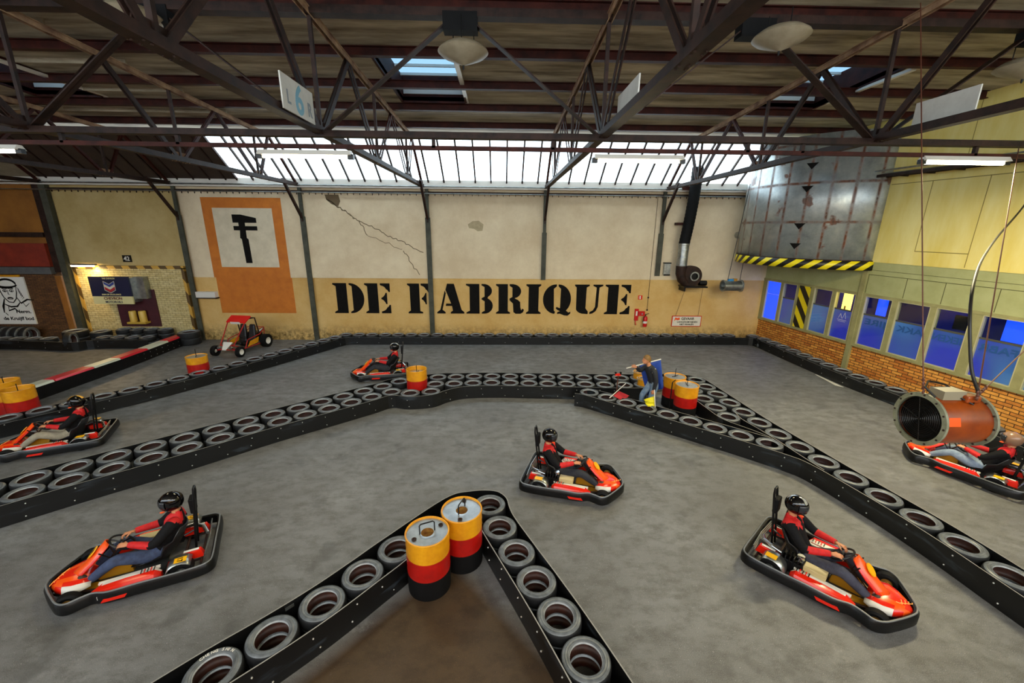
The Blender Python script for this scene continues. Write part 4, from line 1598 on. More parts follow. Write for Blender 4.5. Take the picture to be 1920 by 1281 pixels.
BOLT = [None]
O_ = .285
def smooth(p, per=5):
    return [(v.x, v.y) for v in catmull([(a, c, 0) for a, c in p], per)]


t = thing('track_barrier', 'black board barrier forming the near V around two drums', 'barrier')
tipo = [(-.95, 6.0), (-.55, 6.19), (-.12, 6.2), (.08, 6.02), (.14, 5.75), (.22, 5.5)]
board(t, smooth(offset(VL, O_)[:-2] + tipo + offset(VR, O_)[2:]), bolts=1, step=.5, maxb=40, z1=.4)
board(t, smooth(offset(VL, -O_)[:7] + [(-1.22, 4.98)]), bolts=-1, step=.5, maxb=22, z1=.4)
board(t, smooth([(-.36, 5.45)] + offset(VR, -O_)[1:]), bolts=-1, step=.5, maxb=14, z1=.4)
b = B(M['galv'])
b.box(-.05, .05, -.004, .004, -.02, .02)
tagprops(b.build('label_plate', loc=(-2.565, 4.015, .34), rz=.81), 'small grey plate on the left board of the near V barrier', 'plate')
t = thing('track_barrier', 'long black board barrier across the middle of the track, left of the marshal', 'barrier')
board(t, smooth(offset(MF, -O_)[:-1] + [(-1.9, 10.52), (-1.55, 10.85), (-1.2, 11.08)] + offset(MF2, -O_)[2:], 4), bolts=-1, step=.55, maxb=90)
board(t, smooth(offset(MB, O_) + offset(MB2, O_)[1:] + [(4.82, 12.17), (5.4, 12.2), (5.95, 12.05), (6.25, 11.8)], 4))
t = thing('track_barrier', 'black board barrier slanting down the right side from the marshal', 'barrier')
board(t, smooth([(2.05, 10.62)] + offset(RF, -O_)[:8] + [(5.85, 7.35), (6.1, 6.95)] + offset(RB, -O_)[10:], 5), bolts=-1, step=.55, maxb=80)
board(t, smooth([(6.25, 11.8)] + offset(RB, O_)[1:], 4))
board(t, smooth([(2.45, 11.0)] + offset(RF, O_)[1:], 4))
board(t, smooth([(5.2, 10.6)] + offset(RI, -O_)[1:3] + [(5.38, 9.0), (5.72, 8.5), (5.95, 8.12), (6.02, 7.7)], 4))
board(t, smooth([(5.9, 9.4)] + [(5.85, 9.0), (5.95, 8.5), (6.05, 7.9), (6.12, 7.3), (6.2, 6.8)], 4))
t = thing('track_barrier', 'black board barrier on the left and along the far wall', 'barrier')
board(t, smooth(offset(L, -O_)[:-1] + [(-6.55, 16.78)] + offset(Wr, -O_)[1:-1] + [(10.7, 16.9)] + [(10.9, 16.6)] + offset(R, -O_)[2:], 3), bolts=-1, step=.9, maxb=96, z1=.335)
board(t, smooth(offset(L, O_), 3), z1=.345)
b = B(M['white'])
b.bm.verts.ensure_lookup_table()
b.prism([(10.96, 13.2), (11.0, 13.2), (11.0, 12.0), (10.85, 12.15), (10.9, 12.6)], lambda u, v, w: (u - .06, v, .004 + w), .003)
tagprops(b.build('peeled_tape', ), 'torn pale strip of tape on the floor by the right barrier', 'tape')

# red and white kerb barrier at the left
t = thing('kerb_barrier', 'low barrier topped with red and white pads at the left', 'barrier')
K = [(-13.37, 16.85), (-13.32, 15.94), (-13.24, 14.87), (-13.2, 13.71), (-13.22, 12.79), (-13.26, 11.62), (-13.3, 10.57), (-13.33, 9.4)]
Kl, Kr = offset(K, .2), offset(K, -.2)
b = B(M['black'])
b.loft([[(p[0], p[1], 0), (q[0], q[1], 0), (q[0], q[1], .36), (p[0], p[1], .36)] for p, q in zip(Kl, Kr)])
b.build('barrier_body', t)
for i in range(len(K) - 1):
    m_ = mat('pad_red', 'd01830', rough=.3) if i % 2 == 0 else mat('pad_white', 'c9cdb8', rough=.35)
    b = B(m_)
    k_ = .99
    A, Bq, Cq, Dq = Kl[i], Kr[i], Kr[i + 1], Kl[i + 1]
    e = lambda p, q, f: (p[0] + (q[0] - p[0]) * f, p[1] + (q[1] - p[1]) * f)
    A2, B2 = e(A, Dq, .01), e(Bq, Cq, .01)
    D2, C2 = e(A, Dq, k_), e(Bq, Cq, k_)
    b.hexa([(*A2, .36), (*B2, .36), (*C2, .36), (*D2, .36), (*e(A2, B2, .12), .42), (*e(B2, A2, .08), .42), (*e(C2, D2, .08), .42), (*e(D2, C2, .12), .42)])
    b.build('pad', t, bevel=.01)
for k in range(26):
    for z in (.1, .27):
        y = 16.6 - k * .28
        x = [p for p in offset(K, .21)]
        xi = -13.1 + (.02 if y > 13 else -.02)
        q = BOLT[0].copy()
        C.objects.link(q)
        q.parent = t
        q.location = (xi + .06 - (.04 * abs(y - 13.5) / 3.2), y, z)
t = thing('track_barrier', 'black board barrier in the dark before the portrait sign and cream bricks', 'barrier')
board(t, smooth([(-22, 16.05), (-19, 16.1), (-16.8, 15.85), (-16.3, 16.2), (-14.2, 16.25)], 4), z1=.36, bolts=-1, step=1, maxb=20)

# ================================================================ DRUMS


def drum(loc, label, bands, h=.88, r=.288, lid=True, hole=True, handle=True, rz=0, group='yellow and red drums', rough=False):
    t = thing('drum', label, 'drum', loc, rz, group)
    n = len(bands)
    for i, (z0, z1, m_, nm) in enumerate(bands):
        b = B(m_)
        prof = [(r - .002, z0)]
        k = max(2, int((z1 - z0) / .045))
        for j in range(k + 1):
            z = z0 + (z1 - z0) * j / k
            prof.append((r + (.004 if j % 2 else 0), z))
        prof.append((r - .002, z1))
        b.lathe([(r - .012, z0)] + prof + [(r - .012, z1)], 40)
        b.build(nm, t, smooth=True)
    b = B(MATS['drum_yellow_paint'])
    b.lathe([(r - .014, h - .02), (r + .006, h - .02), (r + .01, h - .008), (r + .004, h + .004), (r - .008, h + .002), (r - .014, h - .02)], 40)
    b.build('top_rim', t, smooth=True)
    b = B(M['drumlid'])
    zl = h - .022 if lid else h - .13
    b.lathe([(.001 if not hole else .085, zl), (.12, zl + .003), (.2, zl - .002), (r - .012, zl + .002), (r - .012, zl - .02), (.001 if not hole else .085, zl - .02)], 40)
    b.build('lid', t, smooth=True)
    if hole:
        b = B(mat('drum_rust_inside', '6b3c10', '8f6a20', 18, .8), M['tyrein'])
        b.lathe([(.001, zl - .06), (.082, zl - .06), (.085, zl - .02), (.085, zl)], 24)
        b.build('fill_hole', t)
        for sx, sy in ((.2, .06), (-.19, -.07)):
            b = B(M['steel'])
            b.lathe([(.012, zl), (.03, zl + .001), (.034, zl + .012), (.026, zl + .018), (.012, zl + .012)], 16, (sx, sy, 0))
            b.build('bung', t, smooth=True)
    if handle:
        b = B(M['black'])
        if hole:
            b.tube([(-.1, .0, zl), (-.1, 0, zl + .13), (-.08, 0, zl + .15), (.08, 0, zl + .15), (.1, 0, zl + .13), (.1, 0, zl)], .009, 8)
        else:
            b.tube([(0, 0, zl), (0, 0, zl + .22), (.02, 0, zl + .24)], .009, 8)
            b.tube([(-.1, 0, zl + .01), (.12, .02, zl + .03)], .009, 8)
        b.build('handle', t)
    return t


YR = lambda h=.88: [(0, h * .34, M['blackmatte'], 'black_band'), (h * .34, h * .66, M['drumred'], 'red_band'), (h * .66, h, M['drumyellow'], 'yellow_band')]
drum((-.99, 4.66, 0), 'yellow and red drum with steel lid, nearer of the pair in the near V', YR(), rz=.4)
drum((-.57, 5.1, 0), 'yellow and red drum with steel lid, farther of the pair in the near V', YR(), rz=1.2)
drum((-2.45, 11.26, 0), 'dented yellow and red open drum standing alone on the middle barrier', YR(), lid=False, hole=False, rz=1.0)
drum((4.9, 10.02, 0), 'yellow and red drum at the front of the cluster beside the marshal', YR(), hole=False, rz=1.4)
drum((4.84, 10.66, 0), 'yellow and red drum at the back of the cluster behind the marshal', YR(), hole=False, rz=.3)
drum((-9.72, 12.72, 0), 'short yellow and red drum behind the left barrier near the off-road buggy', [(0, .58, M['drumred'], 'red_band'), (.58, .8, M['drumyellow'], 'yellow_band')], h=.8, hole=False, rz=2)
drum((-11.98, 9.78, 0), 'ribbed yellow and red open drum cut by the left edge of the photo', [(0, .6, M['drumred'], 'red_band'), (.6, .88, M['drumyellow'], 'yellow_band')], lid=False, hole=False, rz=2.4)
drum((-12.85, 10.25, 0), 'yellow drum mostly outside the left edge, behind the ribbed one', [(0, .4, M['drumred'], 'red_band'), (.4, .9, M['drumyellow'], 'yellow_band')], h=.9, lid=False, hole=False)
for loc, w in (((4.25, 11.87, 0), 'the back one, in the back row'), ((4.2, 11.3, 0), 'the front one, behind the knee of the marshal')):
    drum(loc, 'small yellow bucket standing inside a tyre, ' + w, [(.02, .3, M['drumyellow'], 'lower_wall'), (.3, .6, M['drumyellow'], 'upper_wall')], h=.6, r=.16, hole=False, group='yellow buckets in tyres')
# ================================================================ PEOPLE


def seg_d(p, a, c):
    d = c - a
    t = max(0, min(1, (p - a).dot(d) / max(d.length_squared, 1e-9)))
    return (p - (a + d * t)).length


EDGES = [('pelvis', 'spine'), ('spine', 'chest'), ('chest', 'neck'), ('neck', 'head')]
for s_ in 'LR':
    EDGES += [('chest', 'sho' + s_), ('sho' + s_, 'elb' + s_), ('elb' + s_, 'wri' + s_), ('pelvis', 'hip' + s_), ('hip' + s_, 'kne' + s_), ('kne' + s_, 'ank' + s_), ('ank' + s_, 'toe' + s_)]
RAD = dict(pelvis=.14, spine=.135, chest=.15, neck=.056, head=.07, sho=.068, elb=.05, wri=.03, hip=.098, kne=.066, ank=.046, toe=.036)


def grow(J, name):
    keys = list(J)
    me = bpy.data.meshes.new(name)
    me.from_pydata([J[k] for k in keys], [(keys.index(a), keys.index(c)) for a, c in EDGES], [])
    o = link(name, me)
    sk = o.modifiers.new('skin', 'SKIN')
    sk.use_smooth_shade = True
    for i, k in enumerate(keys):
        r = RAD[k if k in RAD else k[:-1]]
        me.skin_vertices[0].data[i].radius = (r, r * (.78 if k in ('pelvis', 'spine', 'chest') else 1))
        me.skin_vertices[0].data[i].use_root = (k == 'pelvis')
    su = o.modifiers.new('sub', 'SUBSURF')
    su.levels = su.render_levels = 2
    dg = bpy.context.evaluated_depsgraph_get()
    ev = bpy.data.meshes.new_from_object(o.evaluated_get(dg))
    bpy.data.objects.remove(o)
    return ev


def hand(b, w, fwd, down, out, curl=.5, s=1.0):
    """palm, four unequal fingers and a thumb; down = palm side, out = thumb side"""
    w, fwd, down = Vector(w), Vector(fwd).normalized(), Vector(down).normalized()
    side = fwd.cross(down).normalized()
    if side.dot(Vector(out)) < 0:
        side = -side
    rings = []
    for t, wd, th in ((-.02, .026, .022), (.01, .032, .02), (.05, .04, .017), (.085, .042, .014), (.095, .038, .01)):
        c = w + fwd * t * s
        rings.append([c + (side * wd * math.cos(a) + down * th * math.sin(a)) * s for a in [2 * PI * k / 10 for k in range(10)]])
    b.loft(rings)
    for i, ln in enumerate((.07, .082, .076, .058)):
        off = .031 - i * .0205
        p = w + fwd * .088 * s + side * off * s
        a = .15
        pts = [p - fwd * .015]
        for k, fr in enumerate((.45, .32, .23)):
            a += curl * (.7 if k == 0 else 1)
            d = fwd * math.cos(a) + down * math.sin(a)
            pts.append(pts[-1] + d * ln * fr * s + (fwd * .015 if k == 0 else Vector((0, 0, 0))))
        b.tube(pts, .0095 * s, 7, r2=.007 * s)
    p = w + fwd * .02 * s + side * .028 * s
    pts = [p, p + (side * .6 + fwd * .7 + down * .2).normalized() * .035 * s, p + (side * .5 + fwd * .9 + down * .6).normalized() * .065 * s, p + (side * .1 + fwd * 1.0 + down * 1.1).normalized() * .085 * s]
    b.tube(pts, .012 * s, 7, r2=.008 * s)


REG = {}
for a_, c_ in EDGES:
    k = a_[:-1] if a_[-1] in 'LR' else a_
    n_ = c_[:-1] if c_[-1] in 'LR' else c_
    REG[(a_, c_)] = {'sho': 'sleeve', 'elb': 'forearm', 'hip': 'trousers', 'kne': 'trousers', 'ank': 'shoes'}.get(k, {'hip': 'trousers', 'spine': 'torso', 'chest': 'torso', 'neck': 'skin', 'head': 'skin', 'sho': 'torso'}.get(n_))


def person(J, label, loc, rz, cloth, hands, group=None, redpatch=True):
    """J: joint -> position. one continuous body, clothes laid over it"""
    J = {k: Vector(v) for k, v in J.items()}
    ev = grow(J, 'body')
    t = thing('person', label, 'person', loc, rz, group)
    bm = bmesh.new()
    bm.from_mesh(ev)
    bm.normal_update()
    reg = {}
    for f in bm.faces:
        c = f.calc_center_median()
        best = None
        for (a, q) in EDGES:
            ra = RAD[a if a in RAD else a[:-1]]
            d = seg_d(c, J[a], J[q]) / ra
            if best is None or d < best[0]:
                best = (d, REG[(a, q)], a, q)
        r = best[1]
        if r == 'skin' and (c - J['neck']).dot((J['head'] - J['neck']).normalized()) < .012:
            r = 'torso'
        if r == 'torso' and c.z < J['pelvis'].z + .03 and best[2] == 'pelvis':
            r = 'trousers'
        if r == 'forearm':
            e = J[best[2]]
            w = J[best[3]]
            if (c - e).dot(w - e) / (w - e).length_squared > .93:
                r = 'skin'
        reg[f.index] = r
    wants = {'jacket': ('torso', 'sleeve', 'forearm'), 'trousers': ('trousers',), 'shoes': ('shoes',)}
    for nm, rs in wants.items():
        nb = bmesh.new()
        vm = {}
        red = cloth[nm][1] if len(cloth[nm]) > 1 else None
        for f in bm.faces:
            if reg[f.index] not in rs:
                continue
            vs = []
            for v in f.verts:
                if v.index not in vm:
                    vm[v.index] = nb.verts.new(v.co + v.normal * (.012 if nm != 'shoes' else .016))
                vs.append(vm[v.index])
            nf = nb.faces.new(vs)
            nf.smooth = True
            if red:
                c = f.calc_center_median()
                if reg[f.index] == 'forearm':
                    nf.material_index = 1
                elif reg[f.index] in ('torso', 'sleeve') and c.z > J['chest'].z + .03 and (c - J['neck']).length < .2 and abs((c - J['chest']).y) > .035:
                    nf.material_index = 1
        me = bpy.data.meshes.new(nm)
        nb.to_mesh(me)
        nb.free()
        me.materials.append(cloth[nm][0])
        if red:
            me.materials.append(red)
        o = link(nm, me, t)
        so = o.modifiers.new('cloth', 'SOLIDIFY')
        so.thickness = .008
        so.offset = -1
    bm.free()
    b = B(M['skin'])
    b.bm.from_mesh(ev)
    for f in b.bm.faces:
        f.smooth = True
        f.material_index = 0
    for h in hands:
        hand(b, *h)
    return t, b, J


def fin(b, t):
    me = bpy.data.meshes.new('body')
    b.bm.to_mesh(me)
    b.bm.free()
    me.polygons.foreach_set('use_smooth', [True] * len(me.polygons))
    for m_ in b.mats:
        me.materials.append(m_)
    return link('body', me, t)


def driver(n, loc, rz, label, tro, helm, streak=None):
    J = dict(pelvis=(-.3, 0, .25), spine=(-.43, 0, .43), chest=(-.52, 0, .62), neck=(-.56, 0, .79), head=(-.53, 0, .92))
    for s, k in ((1, 'L'), (-1, 'R')):
        J.update({'sho' + k: (-.52, .185 * s, .71), 'elb' + k: (-.29, .27 * s, .5), 'wri' + k: (-.0, .15 * s, .55), 'hip' + k: (-.25, .1 * s, .22), 'kne' + k: (.14, .2 * s, .4), 'ank' + k: (.47, .13 * s, .15), 'toe' + k: (.56, .13 * s, .24)})
    hands = [((.0, .15, .55), (.9, -.25, .1), (.2, -.3, -1), (-.2, -1, .3), .75, 1.0), ((.0, -.15, .55), (.9, .25, .1), (.2, .3, -1), (-.2, 1, .3), .75, 1.0)]
    t, b, J = person(J, label, loc, rz, {'jacket': (M['jacketblack'], M['jacketred']), 'trousers': (tro,), 'shoes': (M['shoe'],)}, hands, 'kart drivers')
    # face
    hc = Vector((-.515, 0, .945))
    b.ball(hc, .092, .076, .115, 12)
    b.ball(hc + Vector((.09, 0, -.015)), .018, .013, .028, 6)
    for s in (1, -1):
        b.ball(hc + Vector((.083, .03 * s, .012)), .012, .014, .009, 6)
    b.ball(hc + Vector((.082, 0, -.055)), .012, .024, .009, 6)
    fin(b, t)
    h = B(helm, streak or helm)
    c = Vector((-.525, 0, .965))
    # shell: ellipsoid with a face opening
    nu, nv = 28, 18
    V = {}
    for j in range(nv + 1):
        th = PI * j / nv * .86
        for i in range(nu):
            a = 2 * PI * i / nu
            ch = 1.0 + (.12 if (math.cos(a) > .3 and th > 1.9) else 0)
            V[i, j] = h.bm.verts.new(c + Vector((.148 * math.sin(th) * math.cos(a) * ch, .126 * math.sin(th) * math.sin(a), .142 * math.cos(th))))
    for j in range(nv):
        for i in range(nu):
            a = (2 * PI * (i + .5) / nu)
            th = PI * (j + .5) / nv * .86
            if math.cos(a) > .42 and 1.2 < th < 2.05:
                continue
            k = (i + 1) % nu
            try:
                f = h.bm.faces.new((V[i, j], V[k, j], V[k, j + 1], V[i, j + 1]))
                f.material_index = 1 if (streak and abs(math.sin(a)) < .4 and th < 1.1) else 0
            except ValueError:
                pass
    o = h.build('helmet', t, smooth=True, angle=60)
    so = o.modifiers.new('thick', 'SOLIDIFY')
    so.thickness = .012
    v = B(M['visor'])
    rings = []
    for j in range(6):
        th = 1.15 + .85 * j / 5
        rings.append([c + Vector((.156 * math.sin(th) * math.cos(a), .133 * math.sin(th) * math.sin(a), .15 * math.cos(th))) for a in [-1.15 + 2.3 * k / 12 for k in range(13)]])
    v.loft(rings, closed=False, cap=False)
    o2 = v.build('visor', o, smooth=True)
    so = o2.modifiers.new('thick', 'SOLIDIFY')
    so.thickness = .004
    s = B(M['orange'])
    for sd in (1, -1):
        s.ball(c + Vector((.1, .098 * sd, -.088)), .03, .012, .014, 8)
    s.m(0)
    s.build('chin_sticker', o, smooth=True)
    return t


# ================================================================ KARTS
RING = [(-.95, .0), (-.95, .42), (-.92, .57), (-.78, .62), (-.45, .61), (-.15, .585), (.15, .575), (.32, .51), (.44, .53), (.56, .565), (.66, .5), (.76, .34), (.85, .17), (.895, .06), (.9, 0)]
KG = 'rental karts on the track'


def make_kart(label):
    t = thing('go_kart', label, 'go-kart', (0, 0, 0), 0, KG)
    half = [(x, y) for x, y in RING]
    full = half + [(x, -y) for x, y in reversed(half[1:-1])]
    sm = [(v.x, v.y) for v in catmull([(x, y, 0) for x, y in full], 4, closed=True)]
    n = len(sm)

    def off(d):
        out = []
        for i in range(n):
            a, c = Vector(sm[i - 1]), Vector(sm[(i + 1) % n])
            q = (c - a).normalized()
            out.append((sm[i][0] - q.y * d, sm[i][1] + q.x * d))
        return out
    o1, o2, o3 = off(.0), off(-.03), off(.03)
    if max(abs(p[1]) for p in o3) < max(abs(p[1]) for p in o1):
        o3 = off(-.03)
        o2 = off(.03)
    b = B(M['black'])
    rings = [[(p[0], p[1], .05), (q[0], q[1], .07), (q[0], q[1], .17), (p[0], p[1], .215), (r[0], r[1], .2), (r[0], r[1], .06)] for p, q, r in zip(o1, o3, o2)]
    b.loft(rings, loop=True)
    b.build('bumper_ring', t, smooth=True)
    b = B(mat('bumper_rail_grey', '6d7072', rough=.35))
    b.tube([(p[0], p[1], .218) for p in o1], .011, 6, loop=True)
    b.build('bumper_rail', t, smooth=True)
    for sgn in (1, -1):
        for x0, x1 in ((-.32, -.1), (.0, .24)):
            b = B(M['red'])
            y = .618 * sgn
            b.hexa([(x0, y - .006, .1), (x1, y - .02 * sgn - .006, .1), (x1, y - .02 * sgn + .006, .1), (x0, y + .006, .1), (x0 - .03, y - .006, .14), (x1 - .03, y - .02 * sgn - .006, .14), (x1 - .03, y - .02 * sgn + .006, .14), (x0 - .03, y + .006, .14)])
            b.build('side_reflector', t)
    b = B(mat('floor_tray_steel', '3a3b3a', rough=.5, metal=.4))
    b.prism([(-.35, -.3), (.7, -.22), (.82, -.12), (.82, .12), (.7, .22), (-.35, .3)], lambda u, v, w: (u, v, .055 + w), .01)
    b.build('floor_tray', t)
    b = B(M['steel'])
    for s in (1, -1):
        b.tube([(-.8, .3 * s, .1), (-.35, .33 * s, .09), (.3, .3 * s, .09), (.62, .22 * s, .1), (.85, .15 * s, .12)], .016, 8)
        b.tube([(-.1, .33 * s, .1), (-.1, .54 * s, .13), (.3, .52 * s, .13), (.3, .3 * s, .1)], .012, 8)
    b.tube([(.58, -.42, .13), (.58, .42, .13)], .016, 8)
    b.tube([(-.58, -.5, .14), (-.58, .5, .14)], .02, 8)
    b.tube([(-.8, -.45, .14), (-.8, .45, .14)], .016, 8)
    b.build('frame_tubes', t, smooth=True)
    for x, r, w, yy in ((.58, .13, .12, .43), (-.58, .14, .19, .46)):
        for s in (1, -1):
            b = B(M['blackmatte'], M['chrome'] if x < 0 else M['orange'])
            b.lathe([(r * .5, -w / 2 + .01), (r * .8, -w / 2), (r, -w / 2 + .02), (r, w / 2 - .02), (r * .8, w / 2), (r * .5, w / 2 - .01)], 28, (x, yy * s, r), 'y')
            wh = b.build('wheel', t, smooth=True, angle=50)
            b = B(mat('wheel_rim_gold', 'c08a3c', rough=.3, metal=.6) if x > 0 else M['galv'])
            b.cyl((x, yy * s, r), r * .5, w * .7, 20, 'y')
            b.cyl((x, yy * s, r), r * .2, w * .9, 12, 'y')
            b.build('rim', wh, smooth=True, angle=40)
    # nose cone
    b = B(M['red'], M['orange'], M['white'])
    rows_ = []
    for x, hw, z0, zc in ((.42, .25, .13, .2), (.5, .30, .12, .25), (.6, .32, .12, .27), (.7, .26, .12, .26), (.79, .17, .11, .24), (.85, .09, .11, .2), (.885, .03, .11, .16)):
        rows_.append([(x, hw * math.sin(q), z0 + (zc - z0) * math.cos(q) ** .6 if abs(q) < 1.57 else z0) for q in [-1.5 + 3.0 * k / 10 for k in range(11)]])
    b.loft(rows_, closed=False, cap=False)
    for f in b.bm.faces:
        c = f.calc_center_median()
        if .07 < abs(c.y) < .15:
            f.material_index = 1
        if abs(c.y) > .22 and c.x < .7:
            f.material_index = 2
    o = b.build('nose_cone', t, smooth=True)
    so = o.modifiers.new('thick', 'SOLIDIFY')
    so.thickness = .01
    b = B(mat('griffin_outline', 'ffb45a', rough=.4))
    for k in range(4):
        b.tube([(.7 + .04 * k, -.1 + .045 * k, .27 - .012 * k), (.76 + .03 * k, -.06 + .05 * k, .25 - .012 * k), (.74 + .035 * k, -.0 + .035 * k, .262 - .014 * k)], .005, 5)
    b.build('nose_emblem', t)
    # steering fairing
    b = B(M['orange'], M['red'])
    rr = []
    for x, z, hw in ((.66, .25, .12), (.56, .32, .14), (.44, .43, .145), (.34, .53, .13), (.27, .6, .09), (.255, .62, .05)):
        rr.append([(x - .05 * math.sin(q) ** 2, hw * math.sin(q), z - .05 * math.sin(q) ** 2) for q in [-1.5 + 3 * k / 10 for k in range(11)]])
    b.loft(rr, closed=False, cap=False)
    for f in b.bm.faces:
        if abs(f.calc_center_median().y) > .1:
            f.material_index = 1
    o = b.build('front_fairing', t, smooth=True)
    so = o.modifiers.new('thick', 'SOLIDIFY')
    so.thickness = .012
    so.offset = -1
    b = B(M['yellow'])
    nrm = Vector((.66 - .3, 0, 0)).normalized()
    up = Vector((-.66, 0, .75)).normalized()
    nn = Vector((.75, 0, .66))
    b.prism(arc(0, 0, .075, .085, 0, 345, 20), lambda u, v, w: Vector((.4, 0, .478)) + up * v + Vector((0, 1, 0)) * u + nn * w, .012)
    b.build('number_disc', o)
    for s in (1, -1):
        b = B(M['red'], M['white'], M['black'])
        rr = []
        for x, y0, y1, z in ((-.36, .40, .5, .17), (-.3, .38, .56, .235), (.0, .37, .565, .24), (.25, .37, .54, .22), (.36, .4, .5, .17)):
            rr.append([(x, y0 * s, .1), (x, y0 * s, z), (x, (y0 * .6 + y1 * .4) * s, z + .015), (x, (y1 - .03) * s, z), (x, y1 * s, z - .05), (x, y1 * s, .1)])
        b.loft(rr)
        for f in b.bm.faces:
            c = f.calc_center_median()
            if abs(c.y) < .46 and c.z > .19 and c.x < .2:
                f.material_index = 1
        b.m(1).box(-.34, .3, min(.335 * s, .375 * s), max(.335 * s, .375 * s), .2, .225)
        pod = b.build('side_pod', t, smooth=True, angle=30)
        b = B(M['black'], M['red'])
        for k in range(5):
            b.m(k % 2).box(-.3 + k * .035, -.288 + k * .035, min(.38 * s, .46 * s), max(.38 * s, .46 * s), .252, .256)
        b.build('pod_stripes', pod)
        b = B(M['galv'], M['orange'])
        rr = []
        for k in range(9):
            a = math.radians(-10 + 150 * k / 8)
            rr.append([(-.58 + .17 * math.cos(a), .36 * s, .14 + .17 * math.sin(a)), (-.58 + .17 * math.cos(a), .58 * s, .14 + .17 * math.sin(a))])
        b.loft(rr, closed=False, cap=False)
        wc = b.build('rear_wheel_cover', t, smooth=True)
        so = wc.modifiers.new('thick', 'SOLIDIFY')
        so.thickness = .008
        b = B(M['yellow'])
        b.prism([(-.07, -.05), (.07, -.05), (.07, .05), (-.07, .05)], lambda u, v, w: (-.6 + u, .5 * s + v, .318 + w), .004)
        b.build('number_tag', wc)
        b = B(M['red'], M['white'])
        b.hexa([(-.84, .3 * s - .05, .16), (-.4, .3 * s - .05, .16), (-.4, .3 * s + .05, .16), (-.84, .3 * s + .05, .16), (-.8, .3 * s - .03, .28), (-.5, .3 * s - .03, .24), (-.5, .3 * s + .03, .24), (-.8, .3 * s + .03, .28)])
        b.m(1).box(-.78, -.6, .3 * s - .02, .3 * s + .02, .275, .285)
        b.build('rear_panel', t, bevel=.01)
    b = B(M['black'], mat('engine_cover_cream', 'b9a878', rough=.5), M['chrome'])
    b.box(-.5, -.22, -.36, -.22, .1, .28)
    for k in range(6):
        b.box(-.52 + k * .05, -.5 + k * .05, -.37, -.2, .14, .34)
    b.m(1).box(-.24, .02, -.38, -.24, .24, .32)
    b.m(2).tube([(-.5, -.3, .3), (-.65, -.28, .32), (-.78, -.2, .3), (-.84, -.05, .26)], .03, 10)
    b.cyl((-.3, -.28, .36), .05, .06, 14)
    b.build('engine', t, bevel=.006)
    b = B(M['mustard'])
    b.hexa([(.02, -.09, .06), (.42, -.07, .06), (.42, .07, .06), (.02, .09, .06), (.06, -.07, .3), (.34, -.05, .24), (.34, .05, .24), (.06, .07, .3)])
    b.build('fuel_tank', t, bevel=.02)
    b = B(M['mustard'])
    for s in (1, -1):
        b.prism([(-.05, .16 * s), (.5, .1 * s), (.5, .2 * s), (.3, .3 * s), (-.05, .32 * s)], lambda u, v, w: (u, v, .07 + w), .012)
    b.build('side_floor_panels', t)
    # seat shell
    b = B(mat('seat_shell_black', '18191b', rough=.3))
    rr = []
    for x, z, hw, dp in ((.02, .16, .16, .03), (-.12, .12, .19, .09), (-.34, .11, .2, .16), (-.49, .22, .2, .2), (-.59, .4, .19, .18), (-.66, .58, .16, .12)):
        rr.append([(x + dp * abs(math.sin(q)) ** 2 * (.6 if z > .2 else .1), hw * math.sin(q) * 1.02, z + dp * (1 - math.cos(q)) * (1 if z < .25 else .2)) for q in [-1.45 + 2.9 * k / 12 for k in range(13)]])
    b.loft(rr, closed=False, cap=False)
    o = b.build('seat', t, smooth=True)
    so = o.modifiers.new('thick', 'SOLIDIFY')
    so.thickness = .018
    # steering
    st = Vector((.09, 0, .52))
    ax = Vector((-.6, 0, .8))
    e1 = Vector((0, 1, 0))
    e2 = ax.cross(e1)
    b = B(M['black'])
    b.tube([st + (e1 * math.cos(a) + e2 * math.sin(a)) * .145 for a in [2 * PI * k / 28 for k in range(28)]], .014, 8, loop=True)
    for a in (0, 2.1, 4.2):
        b.tube([st, st + (e1 * math.cos(a + .5) + e2 * math.sin(a + .5)) * .14], .01, 6)
    b.ball(st, .035, n=8)
    sw = b.build('steering_wheel', t, smooth=True)
    b = B(M['steel'])
    b.tube([st, (.42, 0, .1)], .012, 8)
    b.tube([(.3, -.14, .52), (.22, -.05, .34), (.5, 0, .1)], .01, 6)
    b.tube([(.3, .14, .52), (.22, .05, .34), (.5, 0, .1)], .01, 6)
    b.build('steering_column', t)
    b = B(M['chrome'])
    for s in (1, -1):
        b.tube([(.6, .12 * s, .08), (.62, .12 * s, .24), (.62, .07 * s, .24)], .008, 6)
        b.tube([(.5, .16 * s, .12), (.58, .35 * s, .14)], .01, 6)
    b.build('pedals', t)
    # head restraint hoop
    b = B(M['black'])
    b.tube([(-.7, -.075, .15), (-.75, -.075, .6), (-.8, -.07, 1.02), (-.805, -.04, 1.1), (-.805, .04, 1.1), (-.8, .07, 1.02), (-.75, .075, .6), (-.7, .075, .15)], .017, 8)
    b.tube([(-.73, .07, .45), (-.6, .1, .42)], .012, 6)
    b.tube([(-.73, -.07, .45), (-.6, -.1, .42)], .012, 6)
    hp = b.build('rear_hoop', t, smooth=True)
    b = B(M['blackmatte'])
    b.box(-.79, -.72, -.085, .085, .72, .96)
    b.build('head_pad', hp, bevel=.02)
    b = B(M['galv'])
    for k in range(3):
        b.tube([(-.84 - .01 * k, -.4, .2 + .03 * k), (-.86 - .01 * k, 0, .2 + .03 * k), (-.84 - .01 * k, .4, .2 + .03 * k)], .009, 6)
    b.build('rear_rails', t, smooth=True)
    return t


